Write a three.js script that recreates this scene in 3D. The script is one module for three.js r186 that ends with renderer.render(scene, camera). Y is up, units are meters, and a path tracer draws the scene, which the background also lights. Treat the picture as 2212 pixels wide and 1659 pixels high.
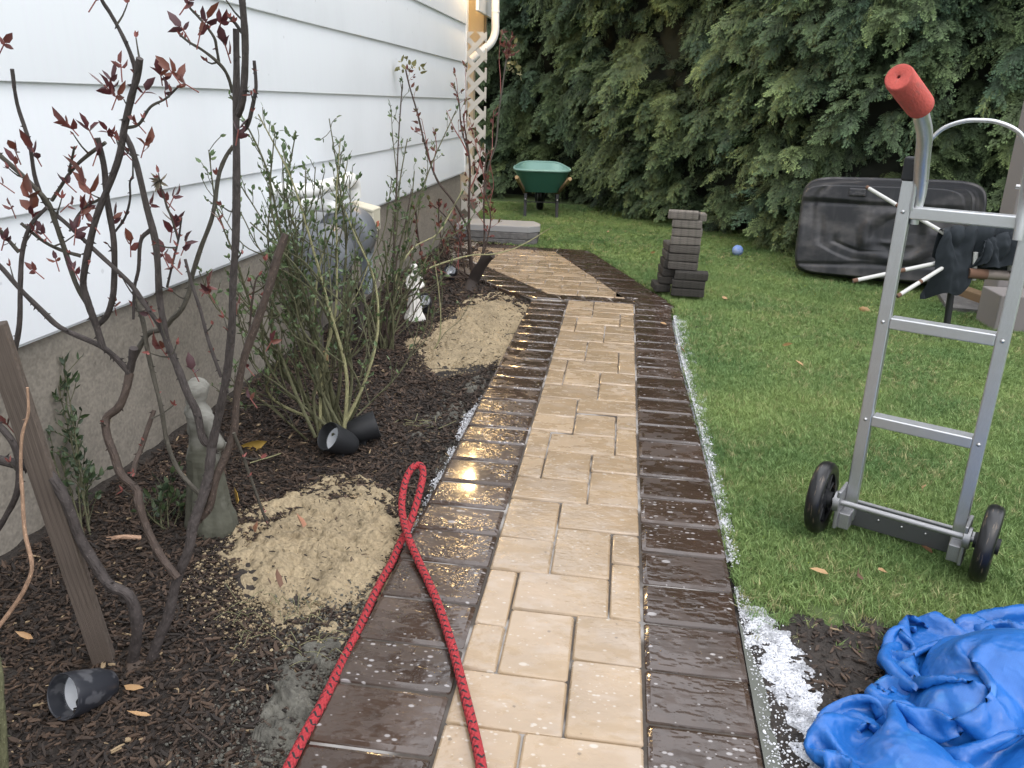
import * as THREE from 'three';
import { mergeGeometries, mergeVertices, toCreasedNormals } from 'three/addons/utils/BufferGeometryUtils.js';
import { RoundedBoxGeometry } from 'three/addons/geometries/RoundedBoxGeometry.js';
import { MarchingCubes } from 'three/addons/objects/MarchingCubes.js';
import { ImprovedNoise } from 'three/addons/math/ImprovedNoise.js';

// ---------------------------------------------------------------- camera, sky, sun, exposure
const scene = new THREE.Scene();
const W = 2212, H = 1659, FOV = 50, EYE = 1.3;
const camera = new THREE.PerspectiveCamera(FOV, 4 / 3, 0.05, 120);
const RR = [[0.98966956, -0.07333587, 0.12319099], [0.02971462, 0.9455345, 0.32416285], [-0.1402541, -0.31715354, 0.93794585]];
camera.position.set(0, EYE, 0);
camera.quaternion.setFromRotationMatrix(new THREE.Matrix4().set(...RR[0], 0, ...RR[1], 0, ...RR[2], 0, 0, 0, 0, 1));
scene.add(camera);

{ // overcast evening sky: bright veil overhead, a little cooler and darker low down
  const w = 128, h = 64, a = new Float32Array(w * h * 4), n = new ImprovedNoise();
  for (let j = 0; j < h; j++) for (let i = 0; i < w; i++) {
    const el = ((j + 0.5) / h - 0.5) * Math.PI, az = (i + 0.5) / w * 2 * Math.PI, s = Math.sin(el), c = Math.cos(el);
    const cl = n.noise(3 + Math.cos(az) * c * 1.7, s * 2.2, 7 + Math.sin(az) * c * 1.7);
    const L = el > 0 ? (1.0 + 1.05 * s) * (1 + 0.16 * cl) : 0.16;
    const k = (j * w + i) * 4, t = Math.max(0, s);
    a[k] = L * (el > 0 ? 0.955 + 0.02 * t : 0.8); a[k + 1] = L * (el > 0 ? 0.985 + 0.01 * t : 0.85); a[k + 2] = L * (el > 0 ? 1.06 - 0.01 * t : 0.75); a[k + 3] = 1;
  }
  const t = new THREE.DataTexture(a, w, h, THREE.RGBAFormat, THREE.FloatType);
  t.mapping = THREE.EquirectangularReflectionMapping; t.magFilter = t.minFilter = THREE.LinearFilter; t.needsUpdate = true;
  scene.background = t; scene.environment = t;
}
const sun = new THREE.DirectionalLight(0xfff1e0, 0.5);
sun.position.set(5, 11, 3.5); sun.target.position.set(0, 0, -4); sun.castShadow = true; sun.shadow.radius = 45;
Object.assign(sun.shadow.camera, { left: -9, right: 9, top: 9, bottom: -9, near: 0.5, far: 40 });
sun.shadow.mapSize.set(2048, 2048);
scene.add(sun, sun.target);
const renderer = new THREE.WebGLRenderer();
renderer.toneMapping = THREE.LinearToneMapping;
renderer.toneMappingExposure = 1.55;
renderer.shadowMap.enabled = true;

// ---------------------------------------------------------------- helpers
const V = (x, y, z) => new THREE.Vector3(x, y, z);
let seed = 12345;
const rnd = () => { seed |= 0; seed = seed + 0x6D2B79F5 | 0; let t = Math.imul(seed ^ seed >>> 15, 1 | seed); t = t + Math.imul(t ^ t >>> 7, 61 | t) ^ t; return ((t ^ t >>> 14) >>> 0) / 4294967296; };
const rr = (a, b) => a + (b - a) * rnd();
const pick = (a) => a[Math.floor(rnd() * a.length)];
const lerp = (a, b, t) => a + (b - a) * t, clamp = (x, a = 0, b = 1) => Math.min(b, Math.max(a, x));
const sstep = (a, b, x) => { const t = clamp((x - a) / (b - a)); return t * t * (3 - 2 * t); };
const PN = new ImprovedNoise();
const noise = (x, y, z = 0.37) => PN.noise(x, y, z);
const fbm = (x, y, z = 0.37, o = 4) => { let s = 0, a = 0.5; for (let i = 0; i < o; i++) { s += a * PN.noise(x, y, z); x *= 2.03; y *= 2.03; z = z * 2.03 + 5.1; a *= 0.5; } return s; };
// where a line of sight of the survey photograph meets the ground, an upright plane across the path or one along it
const F = (H / 2) / Math.tan(FOV * Math.PI / 360);
const ray = (x, y) => { const c = [(x - W / 2) / F, -(y - H / 2) / F, -1]; return RR.map((r) => r[0] * c[0] + r[1] * c[1] + r[2] * c[2]); };
const G = (x, y, y0 = 0) => { const v = ray(x, y), t = (y0 - EYE) / v[1]; return V(v[0] * t, y0, v[2] * t); };
const Z = (x, y, z) => { const v = ray(x, y), t = z / v[2]; return V(v[0] * t, EYE + v[1] * t, z); };
const X = (x, y, px) => { const v = ray(x, y), t = px / v[0]; return V(px, EYE + v[1] * t, v[2] * t); };

const used = new Map();
const numbered = (n) => { const k = used.get(n) || 0; used.set(n, k + 1); return k ? n + '_' + String(k).padStart(3, '0') : n; };
function tag(o, label, category, group, kind) { if (label) o.userData.label = label; if (category) o.userData.category = category; if (group) o.userData.group = group; if (kind) o.userData.kind = kind; return o; }
function thing(name, label, category, pos = V(0, 0, 0), turn = 0, group, kind) {
  const o = new THREE.Group(); o.name = numbered(name); o.position.copy(pos); o.rotation.y = turn; scene.add(o);
  return tag(o, label, category, group, kind);
}
function clean(g) {
  g = g.index ? g.toNonIndexed() : g;
  if (!g.attributes.normal) g.computeVertexNormals();
  if (!g.attributes.uv) g.setAttribute('uv', new THREE.BufferAttribute(new Float32Array(g.attributes.position.count * 2), 2));
  for (const k of Object.keys(g.attributes)) if (!['position', 'normal', 'uv'].includes(k)) g.deleteAttribute(k);
  return g;
}
function merge(list) { list = [].concat(list); return list.length === 1 ? list[0] : mergeGeometries(list.map(clean), false); }
function mesh(name, geos, mat, parent = scene, pos) {
  const m = new THREE.Mesh(merge(geos), mat); m.name = parent === scene ? numbered(name) : name; m.castShadow = m.receiveShadow = true;
  if (pos) m.position.copy(pos); parent.add(m); return m;
}
const mv = (g, x, y, z) => (g.translate(x, y, z), g);
function box(w, h, d, r = 0.004, seg = 2) { return new RoundedBoxGeometry(w, h, d, seg, Math.min(r, w / 2.01, h / 2.01, d / 2.01)); }
function place(g, p, rx = 0, ry = 0, rz = 0) { g.applyMatrix4(new THREE.Matrix4().compose(p, new THREE.Quaternion().setFromEuler(new THREE.Euler(rx, ry, rz, 'YXZ')), V(1, 1, 1))); return g; }
// bar of rectangular section between two points
function bar(a, b, w, h, r = 0.003, up = V(0, 1, 0)) {
  const L = a.distanceTo(b), g = box(w, h, L, r), m = new THREE.Matrix4();
  m.lookAt(b, a, up); m.setPosition(a.clone().add(b).multiplyScalar(0.5)); g.applyMatrix4(m); return g;
}
function rod(a, b, r, seg = 10, r2 = r) {
  const L = a.distanceTo(b), g = new THREE.CylinderGeometry(r2, r, L, seg);
  g.applyQuaternion(new THREE.Quaternion().setFromUnitVectors(V(0, 1, 0), b.clone().sub(a).normalize()));
  return mv(g, (a.x + b.x) / 2, (a.y + b.y) / 2, (a.z + b.z) / 2);
}
// tapered tube along points; rad(t, i) gives the radius
function tube(pts, rad, seg = 7, per = 6, caps = true, tension = 0.5) {
  const c = new THREE.CatmullRomCurve3(pts, false, 'centripetal', tension), n = Math.max(2, Math.round((pts.length - 1) * per));
  const P = [], N = [], U = [], I = [];
  let nrm = null, prev = null, len = 0, last = null;
  for (let i = 0; i <= n; i++) {
    const t = i / n, p = c.getPoint(t), tg = c.getTangent(t).normalize();
    if (!nrm) { nrm = Math.abs(tg.y) < 0.9 ? V(0, 1, 0) : V(1, 0, 0); }
    nrm = nrm.clone().sub(tg.clone().multiplyScalar(nrm.dot(tg))).normalize();
    const b = tg.clone().cross(nrm); prev = tg;
    if (last) len += p.distanceTo(last); last = p;
    const r = typeof rad === 'function' ? rad(t, i) : rad;
    for (let k = 0; k <= seg; k++) {
      const a = k / seg * Math.PI * 2, d = nrm.clone().multiplyScalar(Math.cos(a)).addScaledVector(b, Math.sin(a));
      P.push(p.x + d.x * r, p.y + d.y * r, p.z + d.z * r); N.push(d.x, d.y, d.z); U.push(k / seg, len);
    }
    if (i) for (let k = 0; k < seg; k++) { const A = (i - 1) * (seg + 1) + k, B = A + seg + 1; I.push(A, A + 1, B, B, A + 1, B + 1); }
  }
  const rings = n + 1;
  if (caps) for (const [ri, s] of [[0, -1], [n, 1]]) {
    const p = c.getPoint(ri / n), tg = c.getTangent(ri / n).normalize().multiplyScalar(s), base = P.length / 3;
    P.push(p.x, p.y, p.z); N.push(tg.x, tg.y, tg.z); U.push(0.5, 0);
    for (let k = 0; k <= seg; k++) { const q = (ri * (seg + 1) + k) * 3; P.push(P[q], P[q + 1], P[q + 2]); N.push(tg.x, tg.y, tg.z); U.push(0.5, 0); }
    for (let k = 0; k < seg; k++) s > 0 ? I.push(base, base + 1 + k, base + 2 + k) : I.push(base, base + 2 + k, base + 1 + k);
  }
  const g = new THREE.BufferGeometry();
  g.setAttribute('position', new THREE.Float32BufferAttribute(P, 3)); g.setAttribute('normal', new THREE.Float32BufferAttribute(N, 3)); g.setAttribute('uv', new THREE.Float32BufferAttribute(U, 2));
  g.setIndex(I); return g;
}
// grid surface f(u,v) -> Vector3
function sheet(nu, nv, f, uvf) {
  const P = [], U = [], I = [];
  for (let j = 0; j <= nv; j++) for (let i = 0; i <= nu; i++) { const u = i / nu, v = j / nv, p = f(u, v); P.push(p.x, p.y, p.z); const q = uvf ? uvf(u, v, p) : [u, v]; U.push(q[0], q[1]); }
  for (let j = 0; j < nv; j++) for (let i = 0; i < nu; i++) { const a = j * (nu + 1) + i, b = a + nu + 1; I.push(a, a + 1, b, b, a + 1, b + 1); }
  const g = new THREE.BufferGeometry();
  g.setAttribute('position', new THREE.Float32BufferAttribute(P, 3)); g.setAttribute('uv', new THREE.Float32BufferAttribute(U, 2)); g.setIndex(I); g.computeVertexNormals(); return g;
}
// paving brick: convex outline [x,z], cut corners, rounded upper edge, flat top at y = 0
function paver(poly, bev = 0.008, depth = 0.06, cut = 0.006, wide = 0) {
  let area = 0; poly.forEach((p, i) => { const q = poly[(i + 1) % poly.length]; area += p[0] * q[1] - q[0] * p[1]; });
  if (area > 0) poly = poly.slice().reverse();
  const m = poly.length, cen = poly.reduce((s, q) => [s[0] + q[0] / m, s[1] + q[1] / m], [0, 0]);
  const inr = Math.min(...poly.map((q, i) => { const b = poly[(i + 1) % m], l = Math.hypot(b[0] - q[0], b[1] - q[1]) || 1; return Math.abs((b[0] - q[0]) * (cen[1] - q[1]) - (b[1] - q[1]) * (cen[0] - q[0])) / l; }));
  const ring = (w, y) => {
    w = Math.min(w, inr * 0.4);
    const q = poly.map((p, i) => { const a = poly[(i + m - 1) % m], b = poly[(i + 1) % m], l1 = Math.hypot(p[0] - a[0], p[1] - a[1]), l2 = Math.hypot(b[0] - p[0], b[1] - p[1]);
      const n1 = [-(p[1] - a[1]) / l1, (p[0] - a[0]) / l1], n2 = [-(b[1] - p[1]) / l2, (b[0] - p[0]) / l2], k = 1 + n1[0] * n2[0] + n1[1] * n2[1]; if (k < 0.25) return [lerp(p[0], cen[0], w / inr), lerp(p[1], cen[1], w / inr)];
      return [p[0] - (n1[0] + n2[0]) / k * w, p[1] - (n1[1] + n2[1]) / k * w]; });
    const o = []; q.forEach((p, i) => { for (const t of [q[(i + m - 1) % m], q[(i + 1) % m]]) { const d = Math.hypot(t[0] - p[0], t[1] - p[1]), k = Math.min(cut, d * 0.3) / d; o.push([lerp(p[0], t[0], k), y, lerp(p[1], t[1], k)]); } }); return o; };
  const rings = [[0, -depth], [0, -bev * 0.95], [bev * 0.28, -bev * 0.3], ...(wide ? [[wide * 0.85, -bev * 0.09], [wide, 0]] : [[bev * 0.72, -bev * 0.04], [bev * 0.86, 0]])].map(([w, y]) => ring(w, y));
  const n = rings[0].length;
  const P = [], tri = (a, b, c) => P.push(...a, ...b, ...c);
  for (let r = 0; r < rings.length - 1; r++) for (let i = 0; i < n; i++) { const j = (i + 1) % n, A = rings[r], B = rings[r + 1]; tri(A[i], A[j], B[i]); tri(B[i], A[j], B[j]); }
  const T = rings[rings.length - 1]; for (let i = 1; i < n - 1; i++) tri(T[0], T[i], T[i + 1]);
  let g = new THREE.BufferGeometry(); g.setAttribute('position', new THREE.Float32BufferAttribute(P, 3));
  g = toCreasedNormals(g, 0.75);
  if (g.attributes.normal.getY(g.attributes.normal.count - 1) < 0) { // wind it the other way
    const p = g.attributes.position.array; for (let i = 0; i < p.length; i += 9) for (let k = 0; k < 3; k++) { const t = p[i + 3 + k]; p[i + 3 + k] = p[i + 6 + k]; p[i + 6 + k] = t; }
    g.deleteAttribute('normal'); g = toCreasedNormals(g, 0.75);
  }
  { const n = g.attributes.normal, q = g.attributes.position; for (let i = 0; i < q.count; i++) if (q.getY(i) > -1e-6) { const tx = q.getX(i) * 0.06, tz = q.getZ(i) * 0.06, l = Math.hypot(tx, 1, tz); n.setXYZ(i, tx / l, 1 / l, tz / l); } }
  const ou = rnd() * 3, ov = rnd() * 3, fl = rnd() < 0.5, pp = g.attributes.position, U = [];
  for (let i = 0; i < pp.count; i++) U.push(pp.getX(i) + (pp.getY(i)) * 0.5 + ou, (fl ? -1 : 1) * pp.getZ(i) + pp.getY(i) * 0.5 + ov);
  g.setAttribute('uv', new THREE.Float32BufferAttribute(U, 2)); return g;
}
// body whose surface is a smooth union of tapered capsules [a, b, ra, rb]
function blob(caps, size, res, centre, k = 0.02, extra) {
  const mc = new MarchingCubes(res, new THREE.MeshBasicMaterial(), false, false, 200000); mc.isolation = 0;
  const h = size / 2, f = mc.field;
  for (let z = 0; z < res; z++) for (let y = 0; y < res; y++) for (let x = 0; x < res; x++) {
    const p = [centre.x + (x - res / 2) / (res / 2) * h, centre.y + (y - res / 2) / (res / 2) * h, centre.z + (z - res / 2) / (res / 2) * h];
    let d = 9;
    for (const [a, b, ra, rb] of caps) {
      const bx = b[0] - a[0], by = b[1] - a[1], bz = b[2] - a[2], px = p[0] - a[0], py = p[1] - a[1], pz = p[2] - a[2];
      const t = clamp((px * bx + py * by + pz * bz) / (bx * bx + by * by + bz * bz || 1e-9));
      const q = Math.hypot(px - bx * t, py - by * t, pz - bz * t) - lerp(ra, rb, t), m = Math.max(k - Math.abs(d - q), 0) / k;
      d = Math.min(d, q) - m * m * k * 0.25;
    }
    if (extra) d += extra(...p);
    f[x + y * res + z * res * res] = -d;
  }
  mc.update();
  const n = mc.count, g = new THREE.BufferGeometry();
  g.setAttribute('position', new THREE.Float32BufferAttribute(mc.positionArray.slice(0, n * 3), 3));
  let q = mergeVertices(g, 1e-4); q.scale(h, h, h); q.translate(centre.x, centre.y, centre.z); q.computeVertexNormals();
  return q;
}

// ---------------------------------------------------------------- textures (periodic noise, computed)
const hsh = (x, y, s) => { let n = Math.imul(x, 374761393) + Math.imul(y, 668265263) + Math.imul(s, 974711) | 0; n = Math.imul(n ^ n >>> 13, 1274126177); return ((n ^ n >>> 16) >>> 0) / 4294967296; };
function vn(u, v, px, py, s) { const x = u * px, y = v * py, xi = Math.floor(x), yi = Math.floor(y); let fx = x - xi, fy = y - yi; fx = fx * fx * (3 - 2 * fx); fy = fy * fy * (3 - 2 * fy);
  const m = (a, p) => ((a % p) + p) % p, A = hsh(m(xi, px), m(yi, py), s), B = hsh(m(xi + 1, px), m(yi, py), s), C = hsh(m(xi, px), m(yi + 1, py), s), D = hsh(m(xi + 1, px), m(yi + 1, py), s);
  return lerp(lerp(A, B, fx), lerp(C, D, fx), fy); }
function pf(u, v, px, py, o, s) { let r = 0, a = 0.5, t = 0; for (let i = 0; i < o; i++) { r += a * vn(u, v, px, py, s + i); t += a; a *= 0.55; px *= 2; py *= 2; } return r / t; }
// random round spots: value 1 at a spot's centre, falling to 0 at its rim
function spots(u, v, n, s, keep, rmin, rmax, st = 1) {
  const x = u * n, y = v * n, xi = Math.floor(x), yi = Math.floor(y); let best = 0;
  for (let j = -1; j <= 1; j++) for (let i = -1; i <= 1; i++) { const a = ((xi + i) % n + n) % n, b = ((yi + j) % n + n) % n; if (hsh(a, b, s) > keep) continue;
    const cx = xi + i + 0.2 + 0.6 * hsh(a, b, s + 1), cy = yi + j + 0.2 + 0.6 * hsh(a, b, s + 2), r = lerp(rmin, rmax, Math.pow(hsh(a, b, s + 3), 2)); best = Math.max(best, 1 - Math.hypot((x - cx) / st, y - cy) / r); }
  return best;
}
function tex(n, fn, { srgb = false, rep = [1, 1] } = {}) {
  const a = new Uint8Array(n * n * 4);
  for (let j = 0; j < n; j++) for (let i = 0; i < n; i++) { const c = fn((i + 0.5) / n, (j + 0.5) / n), k = (j * n + i) * 4; if (Array.isArray(c)) { for (let q = 0; q < 3; q++) a[k + q] = clamp(srgb ? toS(c[q]) : c[q]) * 255; } else a[k] = a[k + 1] = a[k + 2] = clamp(c) * 255; a[k + 3] = 255; }
  const t = new THREE.DataTexture(a, n, n, THREE.RGBAFormat); t.wrapS = t.wrapT = THREE.RepeatWrapping; t.magFilter = THREE.LinearFilter; t.minFilter = THREE.LinearMipmapLinearFilter; t.generateMipmaps = true;
  if (srgb) t.colorSpace = THREE.SRGBColorSpace; t.repeat.set(...rep); t.needsUpdate = true; return t;
}
const toS = (x) => (x <= 0 ? 0 : x <= 0.0031308 ? x * 12.92 : 1.055 * Math.pow(x, 1 / 2.4) - 0.055);
const mixc = (a, b, t) => a.map((x, i) => lerp(x, b[i], t));
const lin = (r, g, b) => new THREE.Color().setRGB(r, g, b);
const M = {};
const std = (o) => new THREE.MeshStandardMaterial(o), phy = (o) => new THREE.MeshPhysicalMaterial(o);
const plain = (r, g, b, rough = 0.8, metal = 0, more = {}) => std({ color: lin(r, g, b), roughness: rough, metalness: metal, side: THREE.DoubleSide, ...more });

// painted siding: faint streaks and grime (uv in metres: along the wall, up)
M.siding = std({ roughness: 0.55,
  map: tex(512, (u, v) => { const st = pf(u, v, 90, 3, 3, 11), g = pf(u, v, 5, 5, 5, 31), sp = spots(u, v, 24, 77, 0.05, 0.04, 0.1) > 0 ? 0.35 : 0; const k = 1 - 0.025 * st - 0.035 * sstep(0.45, 0.8, g) - sp * 0.5; return [0.82 * k, 0.85 * k, 0.885 * k]; }, { srgb: true, rep: [0.5, 0.5] }),
  bumpMap: tex(512, (u, v) => 0.6 * pf(u, v, 6, 120, 3, 5) + 0.4 * pf(u, v, 12, 12, 4, 8), { rep: [0.7, 0.7] }), bumpScale: 0.00015 });
M.concrete = std({ roughness: 0.95,
  map: tex(1024, (u, v) => { const g = pf(u, v, 6, 6, 6, 41), f = pf(u, v, 150, 150, 2, 43), p = spots(u, v, 40, 51, 0.25, 0.1, 0.5) > 0.1 ? 0.16 : 0, dn = sstep(0.5, 0.75, pf(u, v, 4, 9, 4, 47)); const k = (0.8 + 0.25 * (g - 0.5) + 0.4 * (f - 0.5) - 0.6 * p) * (1 - 0.1 * dn); return [0.275 * k, 0.245 * k, 0.203 * k]; }, { srgb: true, rep: [0.8, 0.8] }),
  bumpMap: tex(512, (u, v) => 0.5 * pf(u, v, 40, 40, 4, 61) + 0.5 * pf(u, v, 7, 7, 3, 62), { rep: [1.2, 1.2] }), bumpScale: 0.004 });
// wet paving: water film (bump of ripples), foam flecks
const rippleTex = tex(1024, (u, v) => { const a = pf(u, v, 20, 40, 2, 91), b = pf(u, v, 60, 90, 1, 95), d = spots(u, v, 48, 99, 0.5, 0.12, 0.4, 1.2); return 0.3 + 0.6 * sstep(0.25, 0.75, a) + 0.05 * (b - 0.5) + 0.16 * Math.max(0, Math.sqrt(Math.max(0, d))); }, { rep: [1.6, 1.6] });
const wetRough = tex(1024, (u, v) => { const w = pf(u, v, 5, 7, 4, 120), f = pf(u, v, 34, 60, 3, 124); return clamp(0.12 + 0.42 * sstep(0.46, 0.64, w * 0.55 + f * 0.45)); }, { rep: [0.9, 0.9] });
const foam = (u, v) => { const den = sstep(0.35, 0.75, pf(u, v, 4, 4, 3, 140)), a = spots(u, v, 64, 150, 0.10 + 0.42 * den, 0.08, 0.3, 1.5), b = spots(u, v, 26, 160, 0.03 + 0.14 * den, 0.06, 0.22, 1.6); return Math.max(sstep(0.0, 0.4, a), sstep(0, 0.35, b)) * 0.8; };
const glintTex = tex(1024, (u, v) => { const a = pf(u, v, 22, 40, 2, 611), b = pf(u, v, 64, 96, 2, 615); return 0.45 * a + 0.55 * b; }, { rep: [1.6, 1.6] });
const brownOf = (bs, cr, bt = rippleTex) => [0, 1, 2].map((q) => phy({ color: lin(1, 1, 1), roughness: 1, roughnessMap: wetRough, bumpMap: bt, bumpScale: bs,
  clearcoat: 0.3, clearcoatRoughness: cr, map: brownMap[q] }));
const brownMap = [0, 1, 2].map((q) => tex(1024, (u, v) => { const g = pf(u, v, 18, 18, 5, 170 + q * 9), f = foam((u + q * 0.37) % 1, (v + q * 0.21) % 1); const k = [0.92, 1.0, 1.12][q] * (0.7 + 0.6 * g); return mixc([0.05 * k, 0.0315 * k, 0.0225 * k], [0.42, 0.4, 0.4], f * 0.8); }, { srgb: true, rep: [0.8, 0.8] }));
M.brown = brownOf(0.0011, 0.12); M.brownWet = brownOf(0.0019, 0.08); M.brownGlint = brownOf(0.0026, 0.07, glintTex);
const tanBump = tex(1024, (u, v) => { const a = pf(u, v, 18, 30, 4, 201), b = pf(u, v, 60, 80, 2, 205); return 0.5 + 0.5 * (a - 0.5) + 0.2 * (b - 0.5) + 0.1 * Math.max(0, spots(u, v, 40, 207, 0.4, 0.1, 0.35, 1.4)); }, { rep: [1.6, 1.6] });
M.tan = [0, 1, 2, 3].map((q) => phy({ color: lin(1, 1, 1), roughness: 1, roughnessMap: wetRough, bumpMap: tanBump, bumpScale: 0.0018, clearcoat: 0.25, clearcoatRoughness: 0.2,
  map: tex(512, (u, v) => { const g = pf(u, v, 7, 9, 5, 220 + q * 7), w = sstep(0.5, 0.7, pf(u, v, 9, 20, 4, 222 + q * 5)), f = foam((u + q * 0.23) % 1, (v + q * 0.4) % 1), pit = spots(u, v, 20, 230 + q, 0.1, 0.04, 0.12) > 0.1 ? 0.55 : 1; const k = [0.94, 1.0, 1.05, 0.98][q] * (0.8 + 0.4 * g) * pit; return mixc(mixc([0.325 * k, 0.237 * k, 0.15 * k], [0.365 * k, 0.288 * k, 0.215 * k], w * 0.6), [0.6, 0.57, 0.52], f * 0.55); }, { srgb: true, rep: [1.1, 1.1] }) }));
M.joint = std({ roughness: 0.7, color: lin(1, 1, 1), map: tex(256, (u, v) => { const g = pf(u, v, 30, 30, 4, 240), w = sstep(0.5, 0.75, pf(u, v, 6, 6, 3, 244)); return mixc([0.05, 0.04, 0.032].map((x) => x * (0.6 + 0.8 * g)), [0.5, 0.48, 0.46], w * 0.55); }, { srgb: true, rep: [1.4, 1.4] }) });
const soilMap = tex(1024, (u, v) => { const g = pf(u, v, 12, 12, 6, 250), f = pf(u, v, 120, 120, 2, 256), c = spots(u, v, 60, 259, 0.1, 0.1, 0.35, 2.2) > 0.1 ? 1.7 : 1; const k = (0.35 + 0.9 * g) * (0.6 + 0.8 * f) * c; return [0.03 * k, 0.023 * k, 0.0185 * k]; }, { srgb: true, rep: [0.9, 0.9] });
M.soil = std({ roughness: 0.85, map: soilMap, bumpMap: tex(512, (u, v) => pf(u, v, 30, 30, 5, 262), { rep: [1.6, 1.6] }), bumpScale: 0.02, side: THREE.DoubleSide });
M.sand = std({ roughness: 0.95, side: THREE.DoubleSide, map: tex(512, (u, v) => { const g = pf(u, v, 8, 8, 5, 270), f = pf(u, v, 110, 110, 2, 277), d = spots(u, v, 42, 279, 0.18, 0.08, 0.35) > 0.15 ? 0.45 : 1; const k = (0.75 + 0.5 * (g - 0.5) + 0.45 * (f - 0.5)) * d; return [0.385 * k, 0.305 * k, 0.19 * k]; }, { srgb: true, rep: [1.4, 1.4] }), bumpMap: tex(512, (u, v) => pf(u, v, 36, 36, 4, 280), { rep: [1.8, 1.8] }), bumpScale: 0.012 });
M.greySand = std({ roughness: 0.9, side: THREE.DoubleSide, map: tex(512, (u, v) => { const g = pf(u, v, 14, 14, 5, 285), f = pf(u, v, 90, 90, 2, 287); const k = 0.55 + 0.9 * (g - 0.4) + 0.4 * (f - 0.5); return [0.15 * k, 0.143 * k, 0.12 * k]; }, { srgb: true, rep: [1.3, 1.3] }), bumpMap: tex(512, (u, v) => pf(u, v, 40, 40, 4, 289), { rep: [1.8, 1.8] }), bumpScale: 0.012 });
M.lawn = std({ roughness: 1, map: tex(512, (u, v) => { const g = pf(u, v, 20, 20, 5, 290), b = sstep(0.45, 0.7, pf(u, v, 9, 9, 3, 295)); return mixc([0.045 + 0.04 * g, 0.075 + 0.06 * g, 0.02 + 0.016 * g], [0.06, 0.055, 0.028], b * 0.5); }, { srgb: true, rep: [0.7, 0.7] }) });
const barkMap = (r, g, b, s) => tex(256, (u, v) => { const k = 0.55 + 0.9 * pf(u, v, 8, 10, 4, s), sp = spots(u, v, 14, s + 5, 0.3, 0.08, 0.32, 0.7) > 0.1 ? 2.4 : 1; return [r * k * sp, g * k * sp, b * k * sp]; }, { srgb: true, rep: [1, 9] });
const caneBump = tex(256, (u, v) => 0.6 * pf(u, v, 10, 8, 4, 701) + 0.4 * pf(u, v, 24, 5, 3, 705), { rep: [1, 9] });
const cane = (r, g, b, s) => std({ roughness: 0.75, bumpMap: caneBump, bumpScale: 0.005, side: THREE.DoubleSide, map: barkMap(r, g, b, s) });
M.caneDark = cane(0.052, 0.042, 0.039, 300); M.caneGrey = cane(0.07, 0.062, 0.048, 310); M.caneGreen = cane(0.1, 0.1, 0.052, 320); M.caneBrown = cane(0.058, 0.04, 0.031, 330); M.caneTan = cane(0.38, 0.24, 0.16, 340); M.canePale = cane(0.26, 0.25, 0.13, 345);
const leafM = (r, g, b, tr = 0.3) => phy({ color: lin(r, g, b), roughness: 0.55, side: THREE.DoubleSide, transmission: tr, thickness: 0 });
M.leafRed = [leafM(0.10, 0.022, 0.026), leafM(0.135, 0.036, 0.03), leafM(0.075, 0.024, 0.03), leafM(0.17, 0.055, 0.035)];
M.leafStem = plain(0.22, 0.07, 0.06, 0.6); M.bud = plain(0.3, 0.2, 0.1, 0.7);
M.leafGreen = [leafM(0.075, 0.125, 0.04), leafM(0.11, 0.155, 0.05), leafM(0.055, 0.095, 0.035)];
M.leafYellow = [leafM(0.55, 0.36, 0.08), leafM(0.5, 0.3, 0.14), leafM(0.42, 0.2, 0.12)];
M.black = plain(0.011, 0.012, 0.014, 0.6); M.blackRubber = std({ color: lin(1, 1, 1), roughness: 0.33, map: tex(256, (u, v) => { const d = sstep(0.55, 0.72, pf(u, v, 7, 7, 5, 350)); return mixc([0.008, 0.008, 0.009], [0.1, 0.075, 0.055], sstep(0.75, 0.95, d) * 0.8); }, { srgb: true, rep: [3, 3] }) });
M.alu = std({ metalness: 1, roughness: 1, color: lin(0.6, 0.61, 0.62), roughnessMap: tex(512, (u, v) => 0.24 + 0.26 * pf(u, v, 6, 140, 3, 360) + 0.14 * pf(u, v, 12, 12, 4, 365), { rep: [4, 4] }), map: tex(512, (u, v) => { const k = 0.86 + 0.14 * pf(u, v, 9, 40, 4, 367) - (spots(u, v, 22, 369, 0.12, 0.05, 0.2) > 0.1 ? 0.25 : 0); return [k, k, k]; }, { srgb: true, rep: [3, 3] }) });
M.steel = plain(0.5, 0.5, 0.5, 0.35, 1); M.zinc = std({ metalness: 0.85, color: lin(1, 1, 1), roughness: 0.5, map: tex(256, (u, v) => { const k = 0.25 + 0.22 * pf(u, v, 12, 12, 4, 372); return [k, k, k * 1.02]; }, { srgb: true, rep: [4, 4] }) });
M.grip = std({ color: lin(1, 1, 1), roughness: 0.75, map: tex(256, (u, v) => { const k = 0.85 + 0.3 * pf(u, v, 14, 14, 4, 375), d = sstep(0.6, 0.75, pf(u, v, 5, 5, 4, 378)) * 0.5; return mixc([0.5 * k, 0.085 * k, 0.066 * k], [0.28, 0.09, 0.075], d); }, { srgb: true, rep: [3, 8] }), bumpMap: tex(128, (u, v) => pf(u, v, 20, 20, 2, 379), { rep: [4, 10] }), bumpScale: 0.001 });
M.wood = std({ color: lin(1, 1, 1), roughness: 0.8, map: tex(512, (u, v) => { const g = pf(u, v, 40, 3, 4, 380), b = sstep(0.45, 0.7, pf(u, v, 7, 4, 4, 385)); return mixc([0.135, 0.105, 0.085], [0.055, 0.04, 0.03], 0.65 * g + 0.45 * b - 0.2); }, { srgb: true, rep: [4, 1.2] }), bumpMap: tex(256, (u, v) => pf(u, v, 40, 4, 3, 388), { rep: [4, 1.2] }), bumpScale: 0.002 });
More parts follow.
